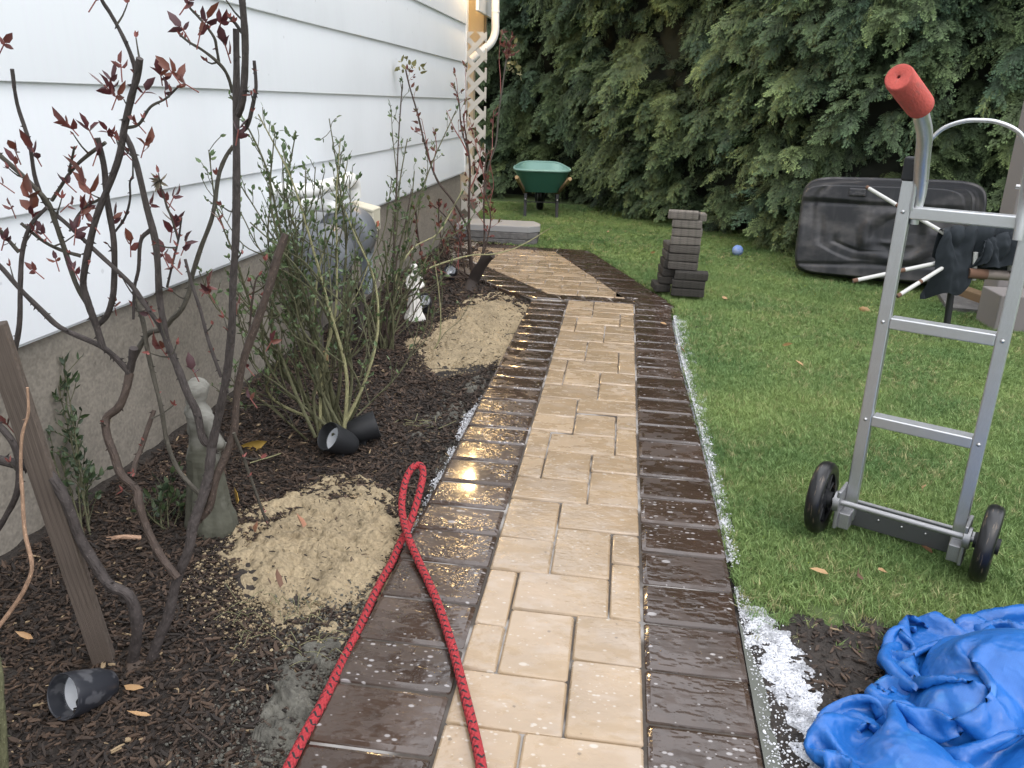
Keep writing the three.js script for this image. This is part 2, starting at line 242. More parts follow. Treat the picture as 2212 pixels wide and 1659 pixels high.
M.timber = std({ color: lin(1, 1, 1), roughness: 0.85, map: tex(256, (u, v) => { const g = pf(u, v, 4, 40, 4, 390); return mixc([0.25, 0.17, 0.09], [0.13, 0.085, 0.05], g); }, { srgb: true, rep: [1, 3] }) });
M.white = plain(0.78, 0.78, 0.76, 0.5); M.lattice = plain(0.5, 0.47, 0.42, 0.6);
M.trimWhite = std({ color: lin(0.76, 0.76, 0.75), roughness: 0.45, side: THREE.DoubleSide });
M.beige = plain(0.5, 0.42, 0.31, 0.8);
M.oldBrick = [0, 1, 2].map((q) => std({ color: lin(1, 1, 1), roughness: 0.95, map: tex(256, (u, v) => { const g = pf(u, v, 12, 12, 5, 400 + q * 11), d = sstep(0.5, 0.75, pf(u, v, 4, 4, 4, 405 + q * 3)); const k = [1, 0.62, 0.3][q] * (0.65 + 0.6 * g) * (1 - 0.45 * d); return [0.26 * k, 0.235 * k, 0.205 * k]; }, { srgb: true, rep: [4, 4] }), bumpMap: tex(256, (u, v) => pf(u, v, 30, 30, 4, 430), { rep: [5, 5] }), bumpScale: 0.006 }));
M.greySlab = std({ color: lin(1, 1, 1), roughness: 0.85, map: tex(256, (u, v) => { const g = pf(u, v, 12, 5, 5, 440); const k = 0.6 + 0.7 * g; return [0.15 * k, 0.145 * k, 0.14 * k]; }, { srgb: true, rep: [2, 2] }), bumpMap: tex(256, (u, v) => pf(u, v, 20, 20, 4, 444), { rep: [3, 3] }), bumpScale: 0.006 });
M.tub = std({ color: lin(1, 1, 1), roughness: 0.5, side: THREE.DoubleSide, map: tex(512, (u, v) => { const d = sstep(0.4, 0.75, pf(u, v, 4, 6, 5, 450)), s = sstep(0.5, 0.7, pf(u, v, 30, 5, 3, 455)); return mixc([0.024, 0.025, 0.029], [0.13, 0.122, 0.12], d * 0.75 + s * 0.1); }, { srgb: true, rep: [0.9, 0.9] }) });
M.barrow = std({ color: lin(0.038, 0.13, 0.092), roughness: 0.4, side: THREE.DoubleSide }); M.barrowIn = std({ color: lin(0.24, 0.42, 0.37), roughness: 0.4, side: THREE.DoubleSide });
M.tarp = phy({ color: lin(1, 1, 1), roughness: 0.36, side: THREE.DoubleSide, map: tex(512, (u, v) => { const g = pf(u, v, 6, 6, 5, 460), w = (Math.sin(u * 512 * 1.2) * Math.sin(v * 512 * 1.2)) * 0.05, d = sstep(0.6, 0.75, pf(u, v, 9, 9, 4, 466)); const k = 0.85 + 0.35 * (g - 0.5) + w; return mixc([0.012 * k, 0.125 * k, 0.44 * k], [0.045, 0.2, 0.5], d * 0.5); }, { srgb: true, rep: [1.5, 1.5] }), bumpMap: tex(512, (u, v) => 0.8 * Math.abs(pf(u, v, 6, 6, 4, 470) - 0.5) * 2 + 0.15 * pf(u, v, 40, 40, 2, 473), { rep: [1.6, 1.6] }), bumpScale: 0.009 });
M.rope = std({ color: lin(1, 1, 1), roughness: 0.85, map: tex(256, (u, v) => { const a = ((u * 4 + v * 10) % 1 + 1) % 1, b = ((u * 4 - v * 10) % 1 + 1) % 1, st = Math.floor(v * 10), fleck = (a < 0.34 && hsh(st, Math.floor(u * 4 + 4), 3) < 0.85) || (b < 0.22 && hsh(st, Math.floor(u * 5), 9) < 0.5) ? 1 : 0, k = 0.8 + 0.4 * pf(u, v, 30, 40, 2, 480); return fleck && ((v * 10) % 1) < 0.5 ? [0.02, 0.014, 0.016] : [0.33 * k, 0.023 * k, 0.03 * k]; }, { srgb: true, rep: [1, 4] }), bumpMap: tex(256, (u, v) => Math.abs(Math.sin((u * 6 + v * 14) * Math.PI)) * 0.5 + Math.abs(Math.sin((u * 6 - v * 14) * Math.PI)) * 0.5, { rep: [1, 4] }), bumpScale: 0.003 });
M.powder = std({ color: lin(1, 1, 1), roughness: 1, map: tex(512, (u, v) => { const g = pf(u, v, 60, 60, 3, 492), d = spots(u, v, 46, 494, 0.16, 0.05, 0.3, 1.4) > 0.1 ? 0.12 : 1, w = sstep(0.5, 0.72, pf(u, v, 12, 12, 4, 497)) * 0.45, k = (0.42 + 0.45 * g) * d * (1 - w); return [0.92 * k, 0.94 * k, k]; }, { srgb: true, rep: [3, 3] }), side: THREE.DoubleSide, bumpMap: tex(256, (u, v) => pf(u, v, 40, 40, 3, 490), { rep: [4, 4] }), bumpScale: 0.014 });
M.edging = std({ color: lin(0.11, 0.115, 0.1), roughness: 0.25, side: THREE.DoubleSide });
M.meter = plain(0.13, 0.14, 0.155, 0.45); M.cream = plain(0.6, 0.57, 0.46, 0.6); M.meterDark = plain(0.06, 0.05, 0.045, 0.8);
M.statue = std({ color: lin(1, 1, 1), roughness: 0.9, map: null }); M.statue.color = lin(0.5, 0.5, 0.47);
M.statueWhite = plain(0.72, 0.7, 0.66, 0.7); M.glass = phy({ color: lin(0.95, 0.97, 1), roughness: 0.04, transmission: 1, thickness: 0.0 });
M.chrome = plain(0.85, 0.86, 0.88, 0.12, 1); M.navy = plain(0.022, 0.03, 0.045, 0.9); M.rust = plain(0.13, 0.07, 0.045, 0.9); M.poleWhite = plain(0.5, 0.5, 0.48, 0.45);
M.post = plain(0.2, 0.185, 0.18, 0.9); M.cloth = std({ color: lin(0.011, 0.016, 0.021), roughness: 0.9, side: THREE.DoubleSide });

// ================================================================ LARGE STRUCTURE
const WX = -1.714, WEND = -8.62;
const edgeR = (z) => 0.378 + 0.0085 * (z + 1.5) + 0.012 * Math.sin(z * 1.7);     // outer edges of the straight walk
const edgeL = (z) => -0.602 + 0.004 * (z + 1.5);
const tanL = (z) => -0.318 + 0.0105 * (z + 1.4), tanR = (z) => 0.122 + 0.007 * (z + 1.4);
// ground to the horizon
{
  const g = new THREE.CircleGeometry(60, 48); g.rotateX(-Math.PI / 2); g.translate(0, -0.16, -10);
  const U = g.attributes.uv, p = g.attributes.position; for (let i = 0; i < p.count; i++) U.setXY(i, p.getX(i), p.getZ(i));
  tag(mesh('ground', g, M.lawn), null, null, null, 'structure');
}
// lawn sheet
const lawnH = (x, z) => -0.022 + 0.012 * fbm(x * 1.1, z * 1.1, 2.2, 3) + 0.02 * sstep(-7.5, -10, z);
mesh('lawn', sheet(90, 120, (u, v) => { const x = lerp(-6, 7, u), z = lerp(2, -14, v); let y = lawnH(x, z); if (x < 0.42 && z > -8.2) y -= 0.12 * sstep(0.42, 0.34, x); return V(x, y, z); }, (u, v, p) => [p.x, p.z]), M.lawn).userData.kind = 'structure';

// planting bed
const bedH = (x, z) => { const d = clamp((edgeL(z) - x) / 1.1); return -0.045 + 0.05 * d + 0.028 * fbm(x * 3, z * 3, 1.3, 4) + 0.012 * noise(x * 14, z * 14); };
mesh('planting_bed', sheet(120, 380, (u, v) => { const x = lerp(WX - 0.02, -0.57, u), z = lerp(0.6, -8.9, v); return V(x, bedH(x, z), z); }, (u, v, p) => [p.x, p.z]), M.soil).userData.kind = 'structure';

// ---- house
const house = thing('house', 'white painted house wall of wide lapped boards on a bare concrete foundation', 'house', V(0, 0, 0));
{
  const laps = [0.598, 0.955, 1.312, 1.655, 2.005, 2.36, 2.71];
  const z0 = 2.6;
  laps.forEach((y, i) => {
    const top = (laps[i + 1] ?? 3.06) + 0.012, ph = i * 3.1;
    const f = (u, v) => { // profile: back top, face, rounded butt, underside
      const z = lerp(z0, WEND, u), wob = 0.0022 * noise(z * 0.9, ph) + 0.001 * noise(z * 4, ph + 3), yy = y + 0.004 * noise(z * 0.5, ph + 7);
      const pr = [[0.002, top], [0.018 + wob, yy + 0.006], [0.0175 + wob, yy + 0.002], [0.015 + wob, yy], [-0.004, yy]];
      const s = v * 4, k = Math.min(3, Math.floor(s)), t = s - k;
      return V(WX + lerp(pr[k][0], pr[k + 1][0], t), lerp(pr[k][1], pr[k + 1][1], t), z);
    };
    const g = toCreasedNormals(sheet(80, 4, f, (u, v, p) => [p.z, p.y + i * 0.37]), 0.5);
    const b = mesh('siding_board', g, M.siding, house);
    b.material = M.siding;
  });
  M.siding.side = THREE.DoubleSide;
  // solid wall behind the boards, so that the house is closed
  mesh('wall', [mv(new THREE.BoxGeometry(4, 2.5, z0 - WEND), WX - 2.01, 1.83, (z0 + WEND) / 2)], M.siding, house);
  const fg = sheet(220, 20, (u, v) => { const z = lerp(z0, WEND + 0.02, u), y = lerp(-0.2, 0.6, v); return V(WX - 0.02 + 0.006 * fbm(z * 2, y * 2, 4, 3) + (v > 0.99 ? -0.05 : 0), y, z); }, (u, v, p) => [p.z, p.y]);
  mesh('foundation', [fg, mv(new THREE.BoxGeometry(3.9, 0.8, z0 - WEND - 0.04), WX - 2.03, 0.19, (z0 + WEND) / 2)], M.concrete, house);
  M.concrete.side = THREE.DoubleSide;
  // corner board, entrance wall beyond the corner, boxed eave, roof
  mesh('corner_board', box(0.03, 2.4, 0.09, 0.004), M.trimWhite, house, V(WX + 0.008, 1.8, WEND - 0.048));
  mesh('entrance_wall', [mv(new THREE.BoxGeometry(1.7, 1.45, 0.12), -2.51, 2.44, -9.55), mv(new THREE.BoxGeometry(1.46, 1.8, 0.116), -2.51, 0.815, -9.55)], M.beige, house);
  mesh('entrance_step_wall', mv(new THREE.BoxGeometry(0.8, 0.55, 0.5), -2.1, 0.0, -9.25), M.concrete, house);
  mesh('fascia', [mv(box(0.03, 1.04, 0.86, 0.004), -1.6, 2.655, -9.11)], M.trimWhite, house);
  mesh('soffit', [mv(box(0.9, 0.02, 1.0, 0.004), -2.07, 3.16, -9.02)], M.trimWhite, house);
  mesh('trim_strip', [mv(box(0.03, 1.0, 0.03, 0.004), -1.655, 2.2, -9.47)], plain(0.16, 0.13, 0.09, 0.8), house);
  mesh('roof', [mv(place(new THREE.BoxGeometry(4.4, 0.1, z0 - WEND + 1.8), V(0, 0, 0), 0, 0, 0.32), WX - 2.0, 3.75, (z0 + WEND) / 2 - 0.7)], plain(0.06, 0.06, 0.065, 0.9), house);
  // downspout with its elbow
  const dp = [Z(1071, -60, -9.05), Z(1070, 40, -9.05), Z(1069, 72, -9.05), Z(1061, 92, -9.03), Z(1045, 107, -9.0), Z(1031, 118, -8.97), Z(1012, 135, -8.95)];
  mesh('downspout', [tube(dp, 0.041, 12, 5)], M.trimWhite, house);
  mesh('downspout_joint', [rod(Z(1070.6, 24, -9.05), Z(1070.6, 26.5, -9.05), 0.044, 14)], M.trimWhite, house);
}
// lamp under the eave at the house corner, lit
{
  const lp = V(-1.6, 2.82, -8.6);
  const t = thing('wall_lamp', 'lit warm flood lamp fixed at the house corner under the eave', 'lamp', lp);
  const bulbM = std({ color: lin(1, 0.75, 0.4), emissive: lin(1, 0.62, 0.22), emissiveIntensity: 70, roughness: 0.4 });
  const b = mesh('bulb', new THREE.SphereGeometry(0.034, 20, 14), bulbM, t); b.castShadow = false;
  mesh('shade', [new THREE.LatheGeometry([[0.02, 0.13], [0.045, 0.12], [0.055, 0.07], [0.075, 0.055]].map((p) => new THREE.Vector2(...p)), 20)], M.white, t);
  mesh('bracket', [rod(V(0, 0.12, 0), V(-0.1, 0.16, -0.02), 0.012)], M.white, t);
  const L = new THREE.PointLight(lin(1, 0.66, 0.3), 4.2, 0, 2); L.castShadow = true; L.shadow.radius = 2.5; t.add(L);
}
// ---- hedge
const hedgeLine = [V(-5.5, 0, -14.2), V(-1.97, 0, -12.05), V(-0.6, 0, -10.95), V(0.5, 0, -9.55), V(1.5, 0, -8.2), V(2.6, 0, -7.35), V(4.2, 0, -6.6), V(6.5, 0, -5.6)];
const hedge = thing('cedar_hedge', 'tall dense dark green cedar hedge with drooping feathery sprays behind the lawn', 'hedge');
{
  const hc = new THREE.CatmullRomCurve3(hedgeLine, false, 'centripetal'), HH = 4.9;
  const at = (t0, y, off) => { const t = clamp(t0, 0.0005, 0.9995), p = hc.getPointAt(t), tg = hc.getTangentAt(t), n = V(-tg.z, 0, tg.x); if (n.x * -p.x + n.z * -p.z < 0) n.negate(); const s = p.clone().addScaledVector(n, off); s.y = y; return [s, n]; };
  const bulge = (t, y) => { const a = t * 13; return 0.34 * fbm(a * 1.1, y * 1.0, 3.3, 3) * 1.6 + 0.16 * Math.sin(a * 2.4 + y * 0.4) - 0.12 * Math.max(0, y - 1.5) * 0.5 - 0.12 * sstep(0.7, 0.1, y); };
  // inner mass of twigs and old growth
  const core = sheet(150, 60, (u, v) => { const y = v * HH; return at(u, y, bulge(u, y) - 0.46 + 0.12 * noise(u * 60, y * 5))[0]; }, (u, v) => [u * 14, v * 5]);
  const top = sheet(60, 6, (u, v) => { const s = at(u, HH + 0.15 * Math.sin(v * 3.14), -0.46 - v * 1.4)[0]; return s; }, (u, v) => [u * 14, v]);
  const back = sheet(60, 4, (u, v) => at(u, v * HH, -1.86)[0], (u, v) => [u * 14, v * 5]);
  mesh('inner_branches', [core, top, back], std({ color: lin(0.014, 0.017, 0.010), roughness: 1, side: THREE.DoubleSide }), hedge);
  const trunks = []; for (let i = 0; i < 15; i++) { const t = (i + 0.5) / 15, [a] = at(t, -0.1, -0.75 + rr(-0.1, 0.05)); trunks.push(tube([a, a.clone().add(V(rr(-0.1, 0.1), 1.2, rr(-0.1, 0.1)))], (s) => 0.06 - 0.02 * s, 7, 4)); }
  trunks.forEach((g) => mesh('trunk', g, M.caneBrown, hedge));
  // one drooping bough of flat feathery sprays
  const bough = (k) => {
    const P = [], C = [];
    const quad = (a, dir, nrm, len, wid, tip) => { // slim pointed leaflet of scale leaves
      const side = dir.clone().cross(nrm).normalize().multiplyScalar(wid / 2), m = a.clone().addScaledVector(dir, len * 0.45), e = a.clone().addScaledVector(dir, len).addScaledVector(nrm, -len * 0.12);
      const l = m.clone().add(side), r = m.clone().sub(side);
      for (const [x, y, z] of [[a, r, l], [l, r, e]]) { P.push(x.x, x.y, x.z, y.x, y.y, y.z, z.x, z.y, z.z); for (let q = 0; q < 3; q++) C.push(tip, tip, tip); }
    };
    const L = 0.42, nS = 12;
    for (let i = 0; i < nS; i++) for (const sd of [-1, 1]) {
      const s = 0.12 + 0.88 * i / (nS - 1), z = s * L, y = 0.10 * s - 0.3 * s * s * (0.8 + 0.4 * rnd()), org = V(rr(-0.01, 0.01), y, z);
      const fan = i === nS - 1 ? 0.25 : lerp(1.15, 0.55, s), d = V(sd * Math.sin(fan) * rr(0.8, 1.15), -0.28 - 0.35 * s + rr(-0.4, 0.3), Math.cos(fan) + rr(-0.2, 0.2)).normalize();
      const nrm = V(-sd * 0.25 + rr(-0.3, 0.3), 1, 0.35 + rr(-0.3, 0.3)); nrm.sub(d.clone().multiplyScalar(nrm.dot(d))).normalize();
      const len = (0.155 - 0.06 * s) * rr(0.6, 1.35), nb = 6, side = d.clone().cross(nrm);
      for (let b = 0; b < nb; b++) for (const e of [-1, 1]) { if (rnd() < 0.14) continue;
        const q = (b + 0.5 + e * 0.2) / nb, a = org.clone().addScaledVector(d, len * q).addScaledVector(nrm, -len * 0.28 * q * q);
        const bl = len * (0.42 - 0.24 * q) * rr(0.8, 1.15) + 0.012, bd = d.clone().multiplyScalar(0.8).addScaledVector(side, e * (0.8 - 0.3 * q) + rr(-0.25, 0.25)).addScaledVector(nrm, rr(-0.4, 0.12)).normalize();
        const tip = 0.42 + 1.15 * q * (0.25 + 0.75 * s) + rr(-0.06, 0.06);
        quad(a, bd, nrm, bl, 0.0085, tip);
        const sd2 = bd.clone().cross(nrm).normalize();
        for (const w of [-1, 1]) quad(a.clone().addScaledVector(bd, bl * 0.4), bd.clone().addScaledVector(sd2, w * 0.7).normalize(), nrm, bl * 0.5, 0.0065, tip * 1.1);
      }
    }
    const g = new THREE.BufferGeometry(); g.setAttribute('position', new THREE.Float32BufferAttribute(P, 3)); g.setAttribute('color', new THREE.Float32BufferAttribute(C, 3));
    g.setAttribute('uv', new THREE.Float32BufferAttribute(new Float32Array(P.length / 3 * 2), 2)); g.computeVertexNormals(); return g;
  };
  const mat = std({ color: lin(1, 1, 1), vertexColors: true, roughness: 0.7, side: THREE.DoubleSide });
  const variants = [0, 1, 2, 3].map(bough), lists = [[], [], [], []];
  const up = V(0, 1, 0); seed = 1717;
  const arm = (t, y, off, n, dir, s, w, k) => { const [p] = at(t, y, off), tg = V(n.z, 0, -n.x);
    const m = new THREE.Matrix4().lookAt(dir, V(0, 0, 0), up.clone().addScaledVector(tg, rr(-0.7, 0.7))); // +z of the bough along dir
    m.scale(V(s * rr(0.85, 1.15), s, s)).setPosition(p.addScaledVector(V(rr(-1, 1), rr(-1, 1), rr(-1, 1)), 0.05));
    lists[Math.floor(rnd() * 4)].push([m, lin(lerp(0.04, 0.146, w) * k, lerp(0.082, 0.2, w) * k, lerp(0.045, 0.072, w) * k)]); };
  for (let i = 0; i < 980; i++) { // each clump is one limb's end with its fan of boughs; hollows stay between the limbs
    const t = rnd(), hi = i > 850, y = hi ? rr(3.0, HH + 0.2) : 0.15 + 2.95 * rnd(), b = bulge(t, y), out = rr(-0.32, 0.12), [, n] = at(t, y, 0), tg = V(n.z, 0, -n.x);
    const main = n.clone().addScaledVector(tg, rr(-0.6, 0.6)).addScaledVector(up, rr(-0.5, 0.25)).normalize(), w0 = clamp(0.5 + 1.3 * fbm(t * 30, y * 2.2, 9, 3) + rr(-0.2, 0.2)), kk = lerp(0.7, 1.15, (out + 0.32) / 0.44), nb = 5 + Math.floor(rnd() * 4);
    for (let j = 0; j < nb; j++) { const d = main.clone().addScaledVector(tg, rr(-0.75, 0.75)).addScaledVector(up, rr(-0.55, 0.45)).normalize(); arm(t + rr(-0.006, 0.006), y + rr(-0.1, 0.1), b + out - 0.18, n, d, rr(0.42, 0.92) * (hi ? 1.8 : 1), clamp(w0 + rr(-0.2, 0.2)), kk); }
  }
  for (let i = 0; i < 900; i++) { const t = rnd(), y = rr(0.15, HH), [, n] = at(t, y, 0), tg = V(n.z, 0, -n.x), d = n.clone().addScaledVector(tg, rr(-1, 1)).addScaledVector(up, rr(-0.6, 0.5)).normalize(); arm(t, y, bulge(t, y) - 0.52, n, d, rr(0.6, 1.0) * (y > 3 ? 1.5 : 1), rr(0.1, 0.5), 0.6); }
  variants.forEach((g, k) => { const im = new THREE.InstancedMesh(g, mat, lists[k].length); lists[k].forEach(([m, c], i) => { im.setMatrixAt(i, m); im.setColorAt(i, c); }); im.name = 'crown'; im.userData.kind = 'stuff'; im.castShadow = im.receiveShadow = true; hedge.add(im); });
}

// ================================================================ THE WALK
const walk = new THREE.Group(); walk.name = 'brick_path'; walk.userData.kind = 'structure'; scene.add(walk);
function clip(poly, a, b) { // keep the part of a convex outline to the left of a->b
  const o = [], s = (p) => (b[0] - a[0]) * (p[1] - a[1]) - (b[1] - a[1]) * (p[0] - a[0]);
  poly.forEach((p, i) => { const q = poly[(i + 1) % poly.length], sp = s(p), sq = s(q); if (sp >= 0) o.push(p); if (sp * sq < 0) { const t = sp / (sp - sq); o.push([lerp(p[0], q[0], t), lerp(p[1], q[1], t)]); } });
  return o;
}
function layBrick(poly, mats, tilt = 0.006, bev = 0.008) { const dark = mats === M.brown || mats === M.brownWet || mats === M.brownGlint;
  const ok = []; poly.forEach((p, i) => { const q = poly[(i + poly.length - 1) % poly.length]; if (Math.hypot(p[0] - q[0], p[1] - q[1]) > 0.012) ok.push(p); });
  if (ok.length < 3) return; let ar = 0; ok.forEach((p, i) => { const q = ok[(i + 1) % ok.length]; ar += (p[0] * q[1] - q[0] * p[1]) / 2; }); if (Math.abs(ar) < 0.0015) return;
  const cx = ok.reduce((s, p) => s + p[0], 0) / ok.length, cz = ok.reduce((s, p) => s + p[1], 0) / ok.length;
  const m = mesh('brick', paver(ok.map((p) => [p[0] - cx, p[1] - cz]), bev, 0.06, dark ? 0.005 : 0.006, dark ? 0.0165 : 0), pick(mats), walk, V(cx, rr(-0.0025, 0.0015), cz));
  m.rotation.set(rr(-tilt, tilt), 0, rr(-tilt, tilt)); return m;
}
const gap = 0.0016, jit = () => rr(-0.0015, 0.0015);
{
  let zR = [0.62, 0.79, 0.97, 1.155, 1.342, 1.529, 1.715, 1.91, 2.099, 2.284, 2.47, 2.656, 2.839, 3.006, 3.185, 3.361, 3.533, 3.697, 3.867, 4.037, 4.202, 4.374, 4.541, 4.698, 4.854, 5.024, 5.185, 5.34, 5.5, 5.655];
  for (let i = 0; i < zR.length - 1; i++) { const a = -zR[i] - gap, b = -zR[i + 1] + gap, k = jit(); layBrick([[tanR(a) + gap + 0.001, a], [edgeR(a) + k, a], [edgeR(b) + k, b], [tanR(b) + gap + 0.001, b]], a > -2.2 ? M.brownWet : M.brown, 0.006, 0.016); }
  let zL = [0.62, 0.8, 0.975, 1.16, 1.347, 1.542, 1.711, 1.908, 2.103, 2.293, 2.469, 2.652, 2.849, 3.03];
  while (zL[zL.length - 1] < 5.45) zL.push(zL[zL.length - 1] + 0.1705 - 0.002 * (zL.length - 14) * 0.4); zL.push(5.6);
  for (let i = 0; i < zL.length - 1; i++) { const a = -zL[i] - gap, b = -zL[i + 1] + gap, k = jit(); layBrick([[edgeL(a) + k, a], [tanL(a) - gap - 0.001, a], [tanL(b) - gap - 0.001, b], [edgeL(b) + k, b]], a < -1.9 && a > -3.4 ? M.brownGlint : M.brown, 0.006, 0.016); }
  // buff bricks of three shapes on a five-unit grid: [unit from, unit to, near, far]
  const cells = [[0, 3, 0.72, 0.9], [3, 5, 0.72, 0.99], [0, 2, 0.905, 1.17], [2, 5, 0.995, 1.17], [0, 2, 1.175, 1.448], [2, 5, 1.175, 1.45], [0, 3, 1.45, 1.637], [3, 5, 1.453, 1.717], [0, 1, 1.639, 1.82], [1, 3, 1.637, 1.904], [3, 5, 1.72, 1.91], [0, 1, 1.823, 2.091], [1, 4, 1.907, 2.099], [4, 5, 1.913, 2.193], [4, 5, 2.197, 2.372], [2, 4, 2.103, 2.378], [0, 2, 2.094, 2.287],
    [0, 2, 2.29, 2.562], [2, 5, 2.38, 2.564], [3, 5, 2.568, 2.833], [0, 3, 2.567, 2.738], [0, 1, 2.743, 2.92], [1, 3, 2.742, 2.993], [3, 5, 2.838, 3.002], [0, 1, 2.924, 3.2], [1, 4, 2.998, 3.185], [4, 5, 3.007, 3.286], [2, 4, 3.19, 3.43], [0, 2, 3.205, 3.375], [4, 5, 3.29, 3.45], [0, 2, 3.38, 3.615], [2, 5, 3.455, 3.63], [0, 3, 3.622, 3.815], [3, 5, 3.635, 3.87], [0, 1, 3.82, 4.035], [1, 3, 3.82, 4.05], [3, 5, 3.876, 4.05],
    [0, 1, 4.04, 4.24], [1, 4, 4.056, 4.235], [4, 5, 4.055, 4.44], [0, 2, 4.245, 4.415], [2, 4, 4.24, 4.445], [0, 2, 4.42, 4.615], [2, 5, 4.45, 4.62], [0, 3, 4.622, 4.822], [3, 5, 4.626, 4.826], [0, 1, 4.828, 5.02], [1, 3, 4.828, 5.02], [3, 5, 4.832, 5.018], [0, 1, 5.026, 5.18], [1, 4, 5.025, 5.182], [4, 5, 5.023, 5.34], [0, 2, 5.187, 5.4], [2, 4, 5.187, 5.345], [2, 5, 5.35, 5.46], [2, 5, 5.465, 5.64], [0, 2, 5.406, 5.64]];
  const ux = (u, z) => lerp(tanL(z), tanR(z), u / 5);
  for (const [u0, u1, n, f] of cells) { const a = -n - gap * 0.6, b = -f + gap * 0.6, g0 = gap + rr(0, 0.001); layBrick([[ux(u0, a) + g0, a], [ux(u1, a) - g0, a], [ux(u1, b) - g0, b], [ux(u0, b) + g0, b]], M.tan, 0.006, 0.0075); }
  // the bend: rows across, their ends cut along the slanting edges
  const iR = (z) => lerp(0.01, -0.62, (-5.88 - z) / 1.69), oR = (z) => lerp(0.372, -0.345, (-5.7 - z) / 2.12), iL = (z) => lerp(-0.49, -1.14, (-5.78 - z) / 0.95), oL = (z) => (z > -5.6 ? -0.61 : lerp(-0.61, -1.5, (-5.56 - z) / 1.15));
  const rows = [-5.822]; while (rows[rows.length - 1] > -7.5) rows.push(rows[rows.length - 1] - 0.164);
  rows[rows.length - 1] = -7.625;
  for (let r = 0; r < rows.length - 1; r++) {
    const a = rows[r] - gap, b = rows[r + 1] + gap, off = (r % 2 ? 0.135 : 0) + rr(-0.03, 0.03), lx = (z) => Math.max(-1.36, iL(z));
    for (let x = -1.4 - off; x < 0.3; x += 0.27) {
      let q = [[x + gap, a], [x + 0.27 - gap, a], [x + 0.27 - gap, b], [x + gap, b]];
      const want = (p, fn, sgn) => { const A = [fn(a), a], B = [fn(b), b]; return sgn > 0 ? clip(p, A, B) : clip(p, B, A); };
      // orientation of the outline decides which side clip() keeps: test with a point inside
      const inside = (p, fn, right) => { const A = [fn(a), a], B = [fn(b), b], m = [fn((a + b) / 2) + (right ? -0.1 : 0.1), (a + b) / 2], s = (B[0] - A[0]) * (m[1] - A[1]) - (B[1] - A[1]) * (m[0] - A[0]); return want(p, fn, s); };
      q = inside(q, (z) => iR(z) - gap, true); if (q.length < 3) continue; q = inside(q, (z) => lx(z) + gap, false); if (q.length < 3) continue;
      layBrick(q, M.tan, 0.008, 0.009);
    }
    layBrick([[iR(a) + gap, a], [oR(a) + jit(), a], [oR(b) + jit(), b], [iR(b) + gap, b]], M.brown, 0.006, 0.015);
    if (b > -6.75) layBrick([[oL(a) + jit(), a], [iL(a) - gap, a], [iL(b) - gap, b], [oL(b) + jit(), b]], M.brown, 0.006, 0.015);
  }
  // cross course between the two stretches, and the far end course
  const cross = [[-0.6, -0.41], [-0.405, -0.225], [-0.22, -0.04], [-0.035, 0.12], [0.125, 0.372]];
  for (const [x0, x1] of cross) layBrick([[x0 + gap, -5.66], [x1 - gap, -5.66], [x1 - gap - 0.05, -5.815], [x0 + gap - (x0 < -0.5 ? 0.2 : 0.05), -5.815]], M.brown, 0.006, 0.015);
  for (let x = -1.42; x < -0.4; x += 0.265) layBrick([[x + gap, -7.63], [Math.min(x + 0.265 - gap, -0.345), -7.63], [Math.min(x + 0.265 - gap, -0.36), -7.8], [x + gap, -7.8]], M.brown, 0.01, 0.011);
  // old dark bricks between the bend and the house
  for (let z = -6.75; z > -8.2; z -= 0.19) for (let x = -1.68; x < -1.4; x += 0.14) layBrick([[x, z], [x + 0.135, z], [x + 0.135, z - 0.185], [x, z - 0.185]], M.oldBrick, 0.01, 0.008);
  // bedding sand and dust in the joints
  const bd = (pts, y) => { const s = new THREE.Shape(pts.map((p) => new THREE.Vector2(p[0], -p[1]))), g = new THREE.ExtrudeGeometry(s, { depth: 0.09, bevelEnabled: false }); g.rotateX(-Math.PI / 2); g.translate(0, y - 0.09, 0); return g; };
  mesh('bedding', bd([[edgeL(-0.65) + 0.012, -0.65], [edgeR(-0.65) - 0.012, -0.65], [edgeR(-5.65) - 0.012, -5.65], [oR(-7.78) - 0.012, -7.78], [-1.45, -7.78], [-1.34, -6.55], [-0.6, -5.6]], -0.0085), M.joint, walk);
}

